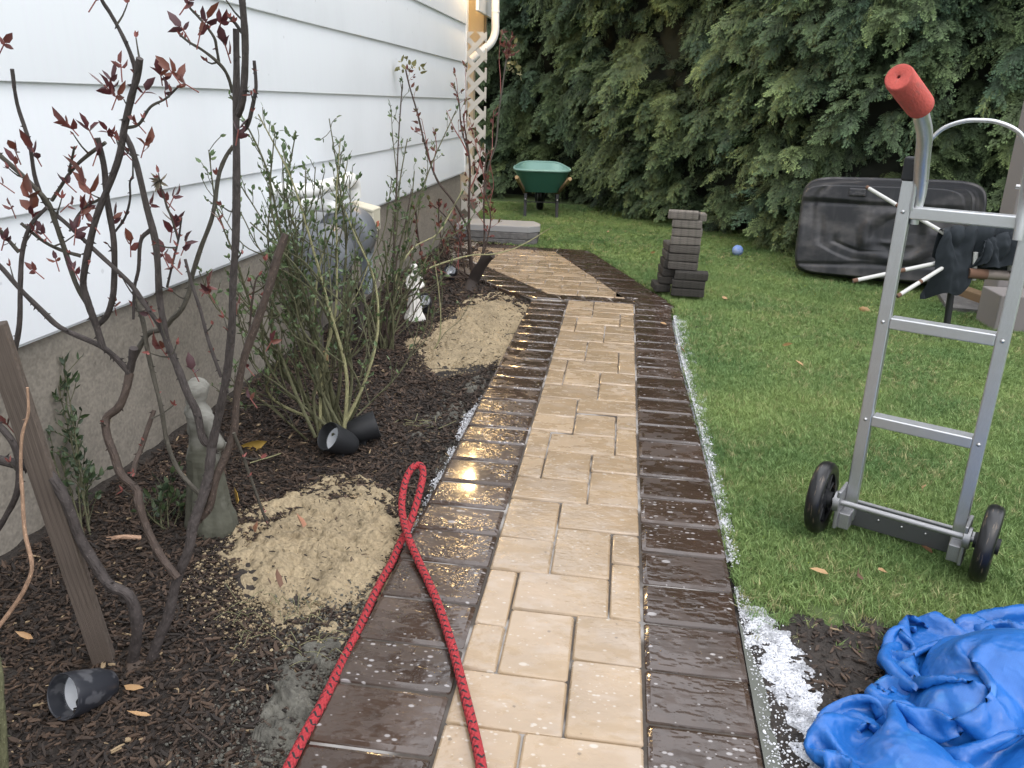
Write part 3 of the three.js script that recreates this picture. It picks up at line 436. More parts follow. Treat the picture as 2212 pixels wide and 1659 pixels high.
// ================================================================ GROUND COVER
const inPath = (x, z) => (z > -5.66 ? x < edgeR(z) + 0.012 : z > -7.81 ? x < lerp(0.372, -0.345, (-5.7 - z) / 2.12) + 0.02 : x < -1.5 && z > -8.6);
const bare = (x, z) => sstep(-2.12, -1.98, z + 0.1 * fbm(x * 7, z * 7, 5, 3)) * sstep(-0.6, 0, 1); // trodden soil by the sheet
{ // grass
  const tuft = (nb, hgt, wid, sd) => { const P = [], T = []; seed = sd;
    for (let i = 0; i < nb; i++) { const a = rnd() * 6.283, lean = rr(0.25, 1.15), h = hgt * rr(0.55, 1.15), bx = rr(-0.012, 0.012), bz = rr(-0.012, 0.012), w = wid * rr(0.7, 1.2), c = Math.cos(a), s = Math.sin(a), q = rnd() * 6.283, cx = Math.cos(q) * w, cz = Math.sin(q) * w;
      const p0 = [bx, 0, bz], p1 = [bx + c * h * lean * 0.3, h * 0.55, bz + s * h * lean * 0.3], p2 = [bx + c * h * lean, h * (1 - 0.3 * lean * lean * 0.7), bz + s * h * lean];
      const A = [p0[0] - cx, 0, p0[2] - cz], B = [p0[0] + cx, 0, p0[2] + cz], C = [p1[0] - cx * 0.8, p1[1], p1[2] - cz * 0.8], D = [p1[0] + cx * 0.8, p1[1], p1[2] + cz * 0.8];
      P.push(...A, ...B, ...C, ...C, ...B, ...D, ...C, ...D, ...p2); }
    const g = new THREE.BufferGeometry(); g.setAttribute('position', new THREE.Float32BufferAttribute(P, 3)); g.computeVertexNormals(); g.setAttribute('uv', new THREE.Float32BufferAttribute(new Float32Array(P.length / 3 * 2), 2)); return g; };
  const gm = std({ color: lin(1, 1, 1), roughness: 0.7, side: THREE.DoubleSide });
  const kinds = [tuft(8, 0.034, 0.0013, 5), tuft(8, 0.03, 0.0013, 6), tuft(9, 0.038, 0.0012, 7), tuft(7, 0.028, 0.0026, 8), tuft(7, 0.03, 0.0028, 9)];
  const L = kinds.map(() => []); seed = 777;
  const sow = (n, x0, x1, z0, z1, ks, sc) => { for (let i = 0; i < n; i++) { const x = rr(x0, x1), z = rr(z0, z1); if (inPath(x, z) || (x < 0.36 && z > -5.6) || (x < -1.0 && z > -7.85)) continue;
    const bl = sstep(-2.13, -1.98, z + 0.14 * fbm(x * 6, z * 6, 5, 3) - 0.10 * sstep(0.9, 1.25, x)); if (rnd() < bl * 0.97) continue;
    const thin = fbm(x * 2.6, z * 2.6, 8, 3); if (thin < -0.26 && rnd() < 0.6) continue;
    const ny = lawnH(x, z), s = sc * rr(0.7, 1.25) * (1 + 0.3 * fbm(x * 3, z * 3, 12, 2)), e = new THREE.Euler(rr(-0.2, 0.2), rnd() * 6.283, rr(-0.2, 0.2));
    const g = clamp(0.5 + 1.3 * fbm(x * 1.5, z * 1.5, 6, 3) + rr(-0.22, 0.22)), dry = sstep(0.86, 1, rnd() + 0.35 * fbm(x * 2.2, z * 2.2, 15, 3));
    const c = mixc(mixc([0.105, 0.195, 0.06], [0.235, 0.32, 0.1], g), [0.45, 0.39, 0.2], dry * 0.7);
    L[pick(ks)].push([new THREE.Matrix4().compose(V(x, ny - 0.002, z), new THREE.Quaternion().setFromEuler(e), V(s, s, s)), lin(...c)]); } };
  sow(48000, 0.36, 2.6, -4.2, -1.9, [0, 1, 2], 0.95);
  sow(44000, 0.3, 3.6, -7.2, -4.2, [0, 1, 3], 1.05);
  sow(42000, -1.9, 3.0, -11.3, -7.0, [3, 4], 1.1);
  sow(6000, -0.6, 0.5, -7.2, -5.6, [0, 1, 3], 1.05);
  sow(6000, 2.4, 5, -7, -2, [3, 4], 1.15);
  const gr = thing('grass', 'short damp green grass of the lawn right of the brick path', 'grass', V(0, 0, 0), 0, null, 'stuff');
  kinds.forEach((g, k) => { const im = new THREE.InstancedMesh(g, gm, L[k].length); L[k].forEach(([m, c], i) => { im.setMatrixAt(i, m); im.setColorAt(i, c); }); im.name = 'blades'; im.castShadow = im.receiveShadow = true; im.userData.kind = 'stuff'; gr.add(im); });
}
// trodden soil between the walk and the blue sheet
mesh('bare_soil', sheet(110, 90, (u, v) => { const x = lerp(0.36, 1.7, u), z = lerp(-0.7, -2.35, v), m = sstep(-2.17, -2.0, z + 0.14 * fbm(x * 6, z * 6, 5, 3) - 0.1 * sstep(0.9, 1.25, x)); return V(x, lawnH(x, z) - 0.018 + 0.022 * m + 0.012 * fbm(x * 13, z * 13, 2, 3) * m, z); }, (u, v, p) => [p.x, p.z]), M.soil).userData.kind = 'structure';
// heaps of sand on the bed: a mound that dips into the soil along a ragged edge
function mound(name, label, outline, hgt, mat, amp, sd, cat = 'sand') {
  const c = outline.reduce((s, p) => [s[0] + p[0] / outline.length, s[1] + p[1] / outline.length], [0, 0]);
  const ang = outline.map((p) => [Math.atan2(p[1] - c[1], p[0] - c[0]), Math.hypot(p[0] - c[0], p[1] - c[1])]).sort((a, b) => a[0] - b[0]);
  const R = (a) => { for (let i = 0; i < ang.length; i++) { const p = ang[i], q = ang[(i + 1) % ang.length]; let d = q[0] - p[0]; if (d <= 0) d += 6.2832; let t = a - p[0]; if (t < 0) t += 6.2832; if (t <= d) { const k = t / d; return lerp(p[1], q[1], k * k * (3 - 2 * k)); } } return ang[0][1]; };
  const g = sheet(150, 64, (u, v) => { const a = u * 6.28319 - 3.14159, r = R(a) * v * 1.32, x = c[0] + Math.cos(a) * r, z = c[1] + Math.sin(a) * r, k = v * 1.32;
    const n = fbm(x * 9, z * 9, sd, 4), f = fbm(x * 34, z * 34, sd + 4, 3), h = hgt * (1 - k * k * 0.9) + amp * n + amp * 0.75 * f + amp * 0.35 * Math.abs(noise(x * 26, z * 26, sd)) - 0.03 * sstep(0.85, 1.3, k);
    return V(x, Math.min(bedH(x, z) + h, x > edgeL(z) - 0.015 ? -0.02 : 9), z); }, (u, v, p) => [p.x, p.z]);
  return tag(mesh(name, g, mat), label, cat, null, 'stuff');
}
const out = (pts, y = -0.03) => pts.map(([x, y1]) => { const p = G(x, y1, y); return [p.x, p.z]; });
mound('sand_heap', 'pale yellow clumpy sand spread on the bed beside the red rope', out([[470, 1190], [540, 1100], [640, 1062], [740, 1020], [855, 1060], [885, 1100], [850, 1190], [800, 1300], [765, 1400], [650, 1395], [545, 1290]]), 0.016, M.sand, 0.034, 3.1);
mound('sand_heap', 'pale yellow sand along the path edge beside the white statuette', out([[890, 765], [925, 715], [985, 690], [1040, 640], [1090, 622], [1138, 655], [1115, 725], [1075, 790], [1000, 800], [920, 800]]), 0.014, M.sand, 0.03, 8.4);
mound('wet_sand', 'grey wet sand scattered beside the near end of the rope', out([[560, 1560], [620, 1430], [700, 1370], [760, 1380], [690, 1500], [620, 1659], [530, 1690], [600, 1500]]), 0.012, M.greySand, 0.034, 14.2);
mound('wet_sand', 'grey wet sand along the path edge between the two sand heaps', out([[940, 960], [960, 880], [1000, 830], [1060, 790], [1050, 830], [990, 940], [935, 1060]]), 0.0, M.greySand, 0.03, 17.7);
{ // bark chips
  const chip = (sd, l, w, t) => { seed = sd; const g = new THREE.BoxGeometry(l, t, w, 3, 1, 1), p = g.attributes.position; for (let i = 0; i < p.count; i++) { const k = p.getX(i) / l; p.setZ(i, p.getZ(i) * (1.1 - 1.6 * Math.abs(k)) + 0.12 * w * Math.sin(k * 9 + sd)); p.setY(i, p.getY(i) + 0.1 * l * (k * k) * (sd % 2 ? 1 : -0.6)); } const q = g.toNonIndexed(); q.computeVertexNormals(); return q; };
  const kinds = [chip(1, 0.032, 0.011, 0.004), chip(2, 0.045, 0.008, 0.004), chip(3, 0.02, 0.015, 0.005), chip(4, 0.06, 0.012, 0.005)], L = kinds.map(() => []); seed = 4242;
  const inS = (x, z) => { const px = (x + 0.86) / 0.22, pz = (z + 2.13) / 0.36, qx = (x + 0.85) / 0.25, qz = (z + 4.75) / 0.9; return px * px + pz * pz < 0.95 || qx * qx + qz * qz < 0.95; };
  const strew = (n, z0, z1, sc, x0 = WX + 0.03, x1 = -0.63, gy = bedH) => { for (let i = 0; i < n; i++) { const x = rr(x0, x1), z = rr(z0, z1); const onS = inS(x, z) && gy === bedH; if (onS && rnd() < 0.965) continue; if (gy !== bedH && x < edgeR(z) + 0.15) continue; const s = sc * rr(0.35, 1.5) * (onS ? 0.6 : 1), e = new THREE.Euler(rr(-0.45, 0.45), rnd() * 6.283, rr(-0.45, 0.45)), k = Math.pow(rnd(), 2.2), light = rnd() < 0.012;
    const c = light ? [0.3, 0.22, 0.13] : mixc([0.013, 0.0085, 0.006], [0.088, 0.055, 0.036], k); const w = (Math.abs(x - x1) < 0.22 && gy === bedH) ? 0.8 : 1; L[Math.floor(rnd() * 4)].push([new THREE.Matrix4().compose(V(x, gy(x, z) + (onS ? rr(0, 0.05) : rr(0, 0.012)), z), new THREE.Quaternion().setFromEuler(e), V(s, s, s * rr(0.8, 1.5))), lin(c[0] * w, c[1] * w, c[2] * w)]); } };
  strew(34000, -2.9, -0.9, 0.5); strew(24000, -5.2, -2.9, 0.62); strew(9000, -8.0, -5.2, 0.9);
  strew(2600, -2.02, -1.0, 0.5, 0.42, 1.1, (x, z) => lawnH(x, z) + 0.002);
  const mm = std({ color: lin(1, 1, 1), roughness: 0.8, side: THREE.DoubleSide });
  const gr = thing('bark_mulch', 'dark brown shredded bark chips covering the planting bed', 'mulch', V(0, 0, 0), 0, null, 'stuff');
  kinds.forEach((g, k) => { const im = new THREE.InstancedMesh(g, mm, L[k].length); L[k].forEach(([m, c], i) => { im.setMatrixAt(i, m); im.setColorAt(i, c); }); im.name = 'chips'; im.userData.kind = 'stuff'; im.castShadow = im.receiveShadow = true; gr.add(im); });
}
{ // white powder spilled along the outer edge of the walk, plastic edging, and a thinner line of it on the bed side
  const strip = (z0, z1, xf, wf, thick, sd, n, lo = 0) => sheet(n, 26, (u, v) => { const z = lerp(z0, z1, u), w = wf(z), x = xf(z) + v * w * 1.3, e = 4 * v * (1 - v), nn = fbm(x * 22, z * 22, sd, 4), big = fbm(x * 5, z * 5, sd + 3, 2); return V(x, -0.024 + thick * Math.min(0.45, e * 0.9 - 0.25 - lo + (1.1 + lo) * nn + (0.6 + lo * 3) * big) + 0.003 * noise(x * 120, z * 120, sd), z); }, (u, v, p) => [p.x, p.z]);
  const wide = (z) => 0.045 + 0.075 * sstep(-2.15, -1.75, z) + 0.02 * Math.sin(z * 9);
  tag(mesh('white_powder', [strip(-1.25, -2.06, (z) => edgeR(z) + 0.012 + 0.045 * sstep(-1.85, -1.6, z), wide, 0.02, 21.3, 260)], M.powder), 'thick patch of white powder beside the path near the blue sheet', 'powder', null, 'stuff');
  tag(mesh('white_powder', [strip(-2.3, -3.35, (z) => edgeR(z) + 0.002, () => 0.035, 0.018, 25.3, 200), strip(-3.3, -5.35, (z) => edgeR(z) + 0.004, (z) => 0.075 - 0.025 * sstep(-4, -3.4, z), 0.024, 26.1, 320)], M.powder), 'thin broken line of white powder along the lawn edge of path', 'powder', null, 'stuff');
  const grains = (label, n, fn, name = 'white_powder', cat = 'powder', col = [0.68, 0.69, 0.72], dark = 0.45) => { const g = new THREE.IcosahedronGeometry(1, 0), im = []; for (let i = 0; i < n; i++) { const q = fn(); if (q) im.push(q); } const m = new THREE.InstancedMesh(g, std({ color: lin(1, 1, 1), roughness: 1 }), im.length); im.forEach(([x, y, z, r], i) => { const k = lerp(dark, 1, Math.pow(rnd(), 0.7)); m.setMatrixAt(i, new THREE.Matrix4().compose(V(x, y, z), new THREE.Quaternion().setFromEuler(new THREE.Euler(rnd() * 6, rnd() * 6, 0)), V(r, r * rr(0.35, 0.8), r * rr(0.5, 1.3)))); m.setColorAt(i, lin(col[0] * k, col[1] * k, col[2] * k)); }); m.name = numbered(name); m.castShadow = m.receiveShadow = true; scene.add(m); return tag(m, label, cat, null, 'stuff'); };
  const about = (cx, cz, rx, rz, a0 = 0) => { const an = rnd() * 6.2832, k = 0.72 + 0.42 * Math.pow(rnd(), 1.8) + 0.12 * noise(Math.cos(an) * 3 + cx, Math.sin(an) * 3), x = cx + Math.cos(an) * rx * k, z = cz + Math.sin(an) * rz * k; return x > edgeL(z) - 0.012 || fbm(x * 8, z * 8, 3, 3) < -0.12 ? null : [x, bedH(x, z) + rr(0, 0.014), z, 0.0013 + 0.0042 * Math.pow(rnd(), 3)]; };
  seed = 555; grains('crumbs of yellow sand scattered on the mulch round the near heap', 7000, () => about(-0.87, -2.14, 0.3, 0.44), 'sand_crumbs', 'sand', [0.38, 0.3, 0.185], 0.5);
  grains('crumbs of yellow sand scattered round the heap by the white statuette', 4500, () => about(-0.86, -4.75, 0.31, 0.85), 'sand_crumbs', 'sand', [0.38, 0.3, 0.185], 0.5);
  grains('grey crumbs of wet sand lying along the near path edge', 6000, () => { const z = rr(-2.0, -1.2), x = edgeL(z) - 0.015 - 0.3 * rnd() * rnd(); return [x, bedH(x, z) + rr(0, 0.014), z, 0.0014 + 0.0045 * Math.pow(rnd(), 3)]; }, 'wet_sand', 'sand', [0.13, 0.125, 0.105], 0.4);
  seed = 99; grains('thin broken line of white grains between path and planting bed', 5200, () => { const z = rr(-3.75, -2.2), den = sstep(-0.12, 0.3, fbm(z * 3.1, 4, 9, 3)) * sstep(-3.75, -3.3, z), w = 0.008 + 0.022 * den, x = edgeL(z) - 0.004 - w * Math.abs(rr(-1, 1) + rr(-1, 1)); return rnd() < den ? [x, Math.max(bedH(x, z), -0.03) + rr(0, 0.006), z, rr(0.0012, 0.0038)] : null; });
  grains('loose white grains scattered round the powder beside the path', 9000, () => { const z = rr(-5.4, -1.25), near = z > -2.15, w = near ? 0.15 * sstep(-2.15, -1.8, z) + 0.025 : 0.034, x = edgeR(z) + 0.01 + w * (rnd() * rnd() * 1.15), den = near ? 0.85 : 0.35 + 0.5 * sstep(-0.1, 0.3, fbm(z * 4, 8, 3, 3)) - 0.5 * sstep(-3.0, -2.3, z); return rnd() < den ? [x, lawnH(x, z) + (near ? 0.004 : 0.012) + rr(0, 0.008), z, rr(0.0012, near ? 0.0036 : 0.0046)] : null; });
  tag(mesh('path_edging', [sheet(60, 3, (u, v) => { const z = lerp(-1.05, -1.98, u); return V(edgeR(z) + 0.003 + v * (0.03 * sstep(-1.98, -1.7, z) + 0.008), -0.012 - 0.006 * v + 0.002 * noise(z * 20, v * 3), z); })], M.edging), 'grey wet edging strip between dark path bricks and white powder', 'edging');
}

// ================================================================ OBJECTS ON THE LAWN
{ // hand truck
  const o = V(0.93, 0, -2.473), t = thing('hand_truck', 'aluminium hand truck with red foam grip standing upright on the lawn', 'hand truck', o, -0.482);
  t.updateMatrixWorld(true); const Lc = (v) => t.worldToLocal(v.clone());
  const hx = 0.158, TOP = 1.165;
  for (const s of [-1, 1]) {
    mesh('rail', [mv(box(0.036, TOP - 0.04, 0.024, 0.004), s * hx, 0.04 + (TOP - 0.04) / 2, 0), mv(box(0.008, TOP - 0.1, 0.03, 0.002), s * (hx - 0.014), 0.05 + (TOP - 0.1) / 2, -0.004)], M.alu, t);
    mesh('rail_cap', [mv(box(0.043, 0.068, 0.034, 0.008), s * hx, TOP - 0.012, 0)], M.black, t);
  }
  [0.392, 0.706, 1.032].forEach((y) => { const c = mesh('crossbar', [mv(box(hx * 2 - 0.036, 0.034, 0.05, 0.004), 0, y, -0.012)], M.alu, t); for (const s of [-1, 1]) mesh('rivet', [place(new THREE.SphereGeometry(0.0062, 10, 6, 0, 6.3, 0, 1.57), V(s * hx, y + 0.002, 0.0125), Math.PI / 2)], M.steel, c); });
  // curved handles with grips, right one outside the picture
  for (const s of [-1, 1]) {
    const W2 = s < 0 ? [V(-hx + 0.03, 1.0, -0.014), V(-hx + 0.031, 1.08, -0.01), Lc(Z(1992, 350, -2.49)), Lc(Z(1997, 290, -2.43)), Lc(Z(1988, 240, -2.37))] : [V(hx - 0.018, 0.99, 0.03), V(hx - 0.02, 1.1, 0.03), V(hx - 0.015, 1.2, 0.065), V(hx - 0.01, 1.26, 0.11), V(hx - 0.005, 1.31, 0.16)];
    mesh('handle', [tube(W2, (q) => 0.0205 * lerp(0.62, 1, sstep(0.02, 0.4, q)), 16, 8)], M.alu, t);
    const ga = s < 0 ? Lc(Z(1986, 226, -2.36)) : V(hx - 0.005, 1.3, 0.15), gb = s < 0 ? Lc(Z(1941, 166, -2.24)) : V(hx + 0.002, 1.37, 0.26);
    const dir = gb.clone().sub(ga).normalize(), len = ga.distanceTo(gb), q = new THREE.Quaternion().setFromUnitVectors(V(0, 1, 0), dir);
    const lg = new THREE.LatheGeometry([[0.02, -0.012], [0.031, -0.012], [0.0345, -0.006], [0.035, 0.01], [0.035, len - 0.01], [0.0335, len - 0.002], [0.03, len], [0.0045, len], [0.0045, len - 0.01], [0.0001, len - 0.01]].map((p) => new THREE.Vector2(...p)), 28);
    lg.applyQuaternion(q); lg.translate(ga.x, ga.y, ga.z); const gp = mesh('grip', [lg], M.grip, t);
    const ho = new THREE.CircleGeometry(0.0043, 12); ho.rotateX(-Math.PI / 2); ho.translate(0, len - 0.0085, 0); ho.applyQuaternion(q); ho.translate(ga.x, ga.y, ga.z); mesh('grip_hole', [ho], M.black, gp);
  }
  // strap loop between the handles
  const lp = [V(-hx + 0.02, 1.04, 0.012), V(-hx + 0.022, 1.12, 0.02), V(-hx + 0.028, 1.2, 0.035), V(-hx + 0.065, 1.262, 0.05), V(-hx + 0.12, 1.287, 0.055), V(0, 1.29, 0.055), V(hx - 0.12, 1.287, 0.055), V(hx - 0.065, 1.262, 0.05), V(hx - 0.028, 1.2, 0.035), V(hx - 0.022, 1.12, 0.02), V(hx - 0.02, 1.04, 0.012)];
  const st = tube(lp, 0.0058, 8, 5); mesh('hoop', [st], M.alu, t);
  for (const s of [-1, 1]) mesh('bolt', [rod(V(s * (hx - 0.03), 1.125, 0.02), V(s * (hx - 0.05), 1.127, 0.02), 0.006)], M.steel, t);
  // foot: axle, brackets, nose plate with two slots, wheels
  const ay = 0.116, az = 0.055;
  mesh('axle', [rod(V(-0.265, ay, az), V(0.265, ay, az), 0.0095, 14)], M.zinc, t);
  for (const s of [-1, 1]) {
    mesh('axle_bracket', [mv(box(0.012, 0.13, 0.1, 0.004), s * (hx + 0.024), 0.095, 0.03), mv(box(0.034, 0.055, 0.05, 0.004), s * (hx + 0.002), 0.055, 0.036), rod(V(s * (hx + 0.02), ay, az), V(s * (hx + 0.038), ay, az), 0.034, 20)], M.zinc, t);
  }
  mesh('kick_plate', [mv(box(hx * 2 + 0.03, 0.085, 0.006, 0.002), 0, 0.058, -0.018)], plain(0.1, 0.105, 0.105, 0.55, 0.6), t);
  for (const x of [-0.07, 0, 0.07]) mesh('rivet', [mv(new THREE.SphereGeometry(0.004, 8, 6), x, 0.058, -0.0145)], M.steel, t);
  const np = [mv(box(0.37, 0.007, 0.034, 0.003), 0, 0.05, -0.036), mv(box(0.39, 0.007, 0.036, 0.003), 0, 0.046, -0.128), mv(box(0.05, 0.0068, 0.06, 0.003), 0, 0.048, -0.082), mv(box(0.05, 0.0068, 0.06, 0.003), -0.165, 0.048, -0.082), mv(box(0.05, 0.0068, 0.06, 0.003), 0.165, 0.048, -0.082), mv(box(0.39, 0.03, 0.004, 0.001), 0, 0.034, -0.147)];
  for (const sx of [-1, 1]) for (const sz of [-1, 1]) np.push(mv(box(0.14, 0.012, 0.005, 0.002), sx * 0.083, 0.051, -0.082 + sz * 0.029));
  mesh('nose_plate', np, M.zinc, t);
  for (const s of [-1, 1]) {
    const w = new THREE.Group(); w.name = 'wheel'; w.position.set(s * 0.238, ay, az); w.rotation.z = -s * 0.03; t.add(w);
    const ty = new THREE.LatheGeometry([[0.082, -0.019], [0.094, -0.024], [0.108, -0.023], [0.1155, -0.015], [0.118, -0.004], [0.118, 0.004], [0.1155, 0.015], [0.108, 0.023], [0.094, 0.024], [0.082, 0.019], [0.082, -0.019]].map((p) => new THREE.Vector2(...p)), 48); ty.rotateZ(Math.PI / 2);
    mesh('tyre', [ty], M.blackRubber, w);
    const hub = new THREE.LatheGeometry([[0.0, -0.02], [0.03, -0.02], [0.034, -0.008], [0.083, -0.006], [0.083, 0.006], [0.034, 0.008], [0.03, 0.02], [0, 0.02]].map((p) => new THREE.Vector2(...p)), 32); hub.rotateZ(Math.PI / 2);
    const ribs = []; for (let k = 0; k < 10; k++) { const a = k / 10 * 6.2832; ribs.push(place(box(0.03, 0.05, 0.007, 0.002), V(0, Math.cos(a) * 0.056, Math.sin(a) * 0.056), a)); }
    mesh('rim', [hub, ...ribs, rod(V(-0.034, 0, 0), V(0.034, 0, 0), 0.024, 18)], M.black, w);
  }
}
{ // wheelbarrow, seen from its handles
  const t = thing('wheelbarrow', 'green plastic wheelbarrow with wooden handles standing by the hedge', 'wheelbarrow', V(-1.03, 0, -10.0), 0.13);
  const prof = (k, y) => { const w = lerp(0.215, 0.335, k), zb = lerp(0.0, 0.16, k), zf = lerp(-0.5, -0.86, k); return (u) => { // rounded outline from the back edge round
    const a = u * 6.28319, c = Math.cos(a), s = Math.sin(a), p = 0.42, sx = Math.sign(c) * Math.pow(Math.abs(c), p), sz = Math.sign(s) * Math.pow(Math.abs(s), p), front = s < 0 ? 1 - 0.22 * Math.abs(sz) * k : 1; return V(sx * w * front, y + 0.035 * k * (s < 0 ? -s : 0), (zb + zf) / 2 + sz * (zb - zf) / 2); }; };
  const wall = (off) => sheet(72, 10, (u, v) => { const y = lerp(0.285, 0.545, v), p = prof(v, y)(u); return V(p.x * (1 - off * 0.02), p.y + (off ? 0.004 : 0), p.z - off * 0.004 * Math.sign(p.z + 0.35)); });
  mesh('tray', [wall(0), sheet(72, 6, (u, v) => { const p = prof(0, 0.285)(u); return V(p.x * v, 0.285, -0.25 + (p.z + 0.25) * v); })], M.barrow, t);
  mesh('tray_inside', [wall(1), sheet(72, 6, (u, v) => { const p = prof(0, 0.29)(u); return V(p.x * v * 0.98, 0.292, -0.25 + (p.z + 0.25) * v * 0.98); })], M.barrowIn, t);
  const rim = []; for (let i = 0; i <= 72; i++) rim.push(prof(1, 0.547)(i / 72)); mesh('rim', [tube(rim, 0.014, 8, 1, false)], M.barrowIn, t);
  for (const s of [-1, 1]) {
    mesh('handle', [bar(V(s * 0.13, 0.24, -0.75), V(s * 0.2, 0.27, -0.15), 0.04, 0.045, 0.008), bar(V(s * 0.2, 0.27, -0.15), V(s * 0.29, 0.47, 0.42), 0.036, 0.04, 0.01)], M.timber, t);
    mesh('grip', [tube([V(s * 0.275, 0.435, 0.33), V(s * 0.293, 0.477, 0.44), V(s * 0.302, 0.495, 0.49)], (q) => 0.021 + 0.004 * Math.sin(q * 3.14), 12, 5)], plain(0.36, 0.25, 0.13, 0.6), t);
    mesh('leg', [bar(V(s * 0.19, 0.27, 0.0), V(s * 0.19, 0.0, 0.09), 0.035, 0.012, 0.003), bar(V(s * 0.19, 0.26, -0.28), V(s * 0.19, 0.012, 0.06), 0.03, 0.01, 0.003)], M.black, t);
    mesh('bolt', [mv(new THREE.SphereGeometry(0.011, 8, 6), s * 0.19, 0.205, 0.045)], M.steel, t);
  }
  mesh('brace', [bar(V(-0.19, 0.175, 0.035), V(0.19, 0.175, 0.035), 0.03, 0.008, 0.002)], M.black, t);
  const ty = new THREE.TorusGeometry(0.155, 0.045, 14, 36); ty.rotateY(Math.PI / 2); const wl = mesh('wheel', [mv(ty, 0, 0.2, -0.62)], M.blackRubber, t);
  mesh('hub', [rod(V(-0.06, 0.2, -0.62), V(0.06, 0.2, -0.62), 0.1, 20)], M.black, wl);
}
{ // stack of old bricks
  const names = ['rear', 'front']; const B = (lx, ly, lz, x, y, z, ry, mat, label) => { const g = box(lx, ly, lz, 0.009, 2), p = g.attributes.position; const s = rnd() * 40; for (let i = 0; i < p.count; i++) { p.setXYZ(i, p.getX(i) + 0.004 * noise(p.getX(i) * 30 + s, p.getY(i) * 30, p.getZ(i) * 30), p.getY(i) + 0.003 * noise(p.getX(i) * 24, p.getZ(i) * 24 + s), p.getZ(i) + 0.004 * noise(p.getY(i) * 30, p.getX(i) * 30 + s)); } g.computeVertexNormals();
    const m = mesh('old_paver', [g], mat, scene, V(x, y, z)); m.rotation.set(rr(-0.012, 0.012), ry, rr(-0.015, 0.015)); return tag(m, label, 'brick', 'old pavers stacked on the lawn'); };
  const ord = ['lowest', 'second from the ground', 'third from the ground', 'fourth from the ground', 'fifth from the ground', 'sixth from the ground', 'seventh from the ground', 'eighth from the ground', 'ninth from the ground', 'topmost'];
  const px = [0.475, 0.48, 0.485, 0.425, 0.43, 0.435, 0.432, 0.43, 0.425, 0.40], hh = 0.0595;
  for (let i = 0; i < 10; i++) { const y = 0.012 + hh * (i + 0.5), d = i < 3;
    B(d ? 0.235 : 0.212, hh - 0.004, 0.115, px[i] + rr(-0.006, 0.006), y, d ? -5.97 : -6.03 - rr(0, 0.012), -0.06 + rr(-0.05, 0.05), M.oldBrick[d ? 2 : i < 6 ? 1 : 0], `${d ? 'dark damp' : i < 6 ? 'stained dull' : 'dry grey'} paver of the leaning pile on the lawn, ${ord[i]}`); }
  B(0.05, hh - 0.006, 0.11, 0.53, 0.012 + hh * 9.35, -6.05, 0.03, M.oldBrick[0], 'small grey paver offcut lying at the top right of the pile');
  const lx = [0.285, 0.318, 0.328, 0.335, 0.345, 0.35];
  for (let i = 0; i < 6; i++) B(0.115, hh - 0.004, 0.2, lx[i], 0.012 + hh * (i + 0.5), -6.12, 0.12 + rr(-0.1, 0.1), M.oldBrick[i < 4 ? 2 : 1], `dark paver in the column behind and left of the pile, ${ord[i]}`);
}
{ // big black moulded tub lying on its side
  const t = thing('plastic_tub', 'large black moulded plastic tub lying on its side under the hedge', 'tub', V(1.97, 0, -6.86), -0.44);
  const w = 0.62, h = 0.37, ring = (u, k, grow = 1) => { const a = u * 6.28319, c = Math.cos(a), s = Math.sin(a), p = 0.26; return [Math.sign(c) * Math.pow(Math.abs(c), p) * w * grow, Math.sign(s) * Math.pow(Math.abs(s), p) * h * grow]; };
  const relief = (x, y) => { let d = 0; // moulded panels: a raised oval, curved ribs and a step along the top
    const e = Math.hypot((x - 0.16) / 0.30, (y + 0.02) / 0.235); d += 0.032 * (1 - sstep(0.8, 1.05, e)) - 0.032 * (1 - sstep(0.55, 0.78, e)) + 0.012 * Math.exp(-Math.pow((y + 0.075) / 0.02, 2)) * (1 - sstep(0.4, 0.55, e));
    const arc = Math.hypot((x - 0.12) / 0.78, (y - 0.16) / 0.42), arc2 = Math.hypot((x - 0.1) / 0.9, (y - 0.2) / 0.56); d -= 0.016 * Math.exp(-Math.pow((arc - 0.8) / 0.03, 2)) * (e > 1 ? 1 : 0); d += 0.013 * sstep(0.79, 0.83, arc2) * (y < 0.1 ? 1 : 0) * (e > 1 ? 1 : 0);
    d += 0.022 * sstep(0.20, 0.235, y + 0.02 * Math.sin(x * 3)) - 0.01 * Math.exp(-Math.pow((y - 0.21) / 0.014, 2)); d -= 0.012 * Math.exp(-Math.pow((y + 0.255 - 0.06 * x) / 0.016, 2)) * (e > 1 ? 1 : 0); return d; };
  const face = sheet(160, 70, (u, v) => { const [x, y] = ring(u, v, v), edge = Math.pow(sstep(0.93, 1, v), 2); return V(x, y + h + 0.04, 0.06 + relief(x, y) * (1 - edge) - 0.075 * edge); }, (u, v, p) => [p.x, p.y]);
  const side = sheet(160, 22, (u, v) => { const gr = 1 - 0.05 * Math.exp(-Math.pow((v - 0.28) / 0.06, 2)) + 0.09 * v + 0.02 * sstep(0.5, 0.55, v); const [x, y] = ring(u, v, gr); return V(x, Math.max(-0.0, y + h + 0.04), -0.015 - v * 0.34); }, (u, v, p) => [p.x + p.z, p.y]);
  const lip = []; for (let i = 0; i <= 90; i++) { const [x, y] = ring(i / 90, 1, 1.1); lip.push(V(x, Math.max(0.0, y + h + 0.04), -0.355)); }
  mesh('shell', [face, side], M.tub, t); mesh('lip', [tube(lip, 0.022, 8, 1, false)], M.tub, t); mesh('clip', [mv(box(0.13, 0.06, 0.05, 0.012), -0.17, 0.71, 0.075)], M.tub, t);
  t.rotation.x = -0.1;
}
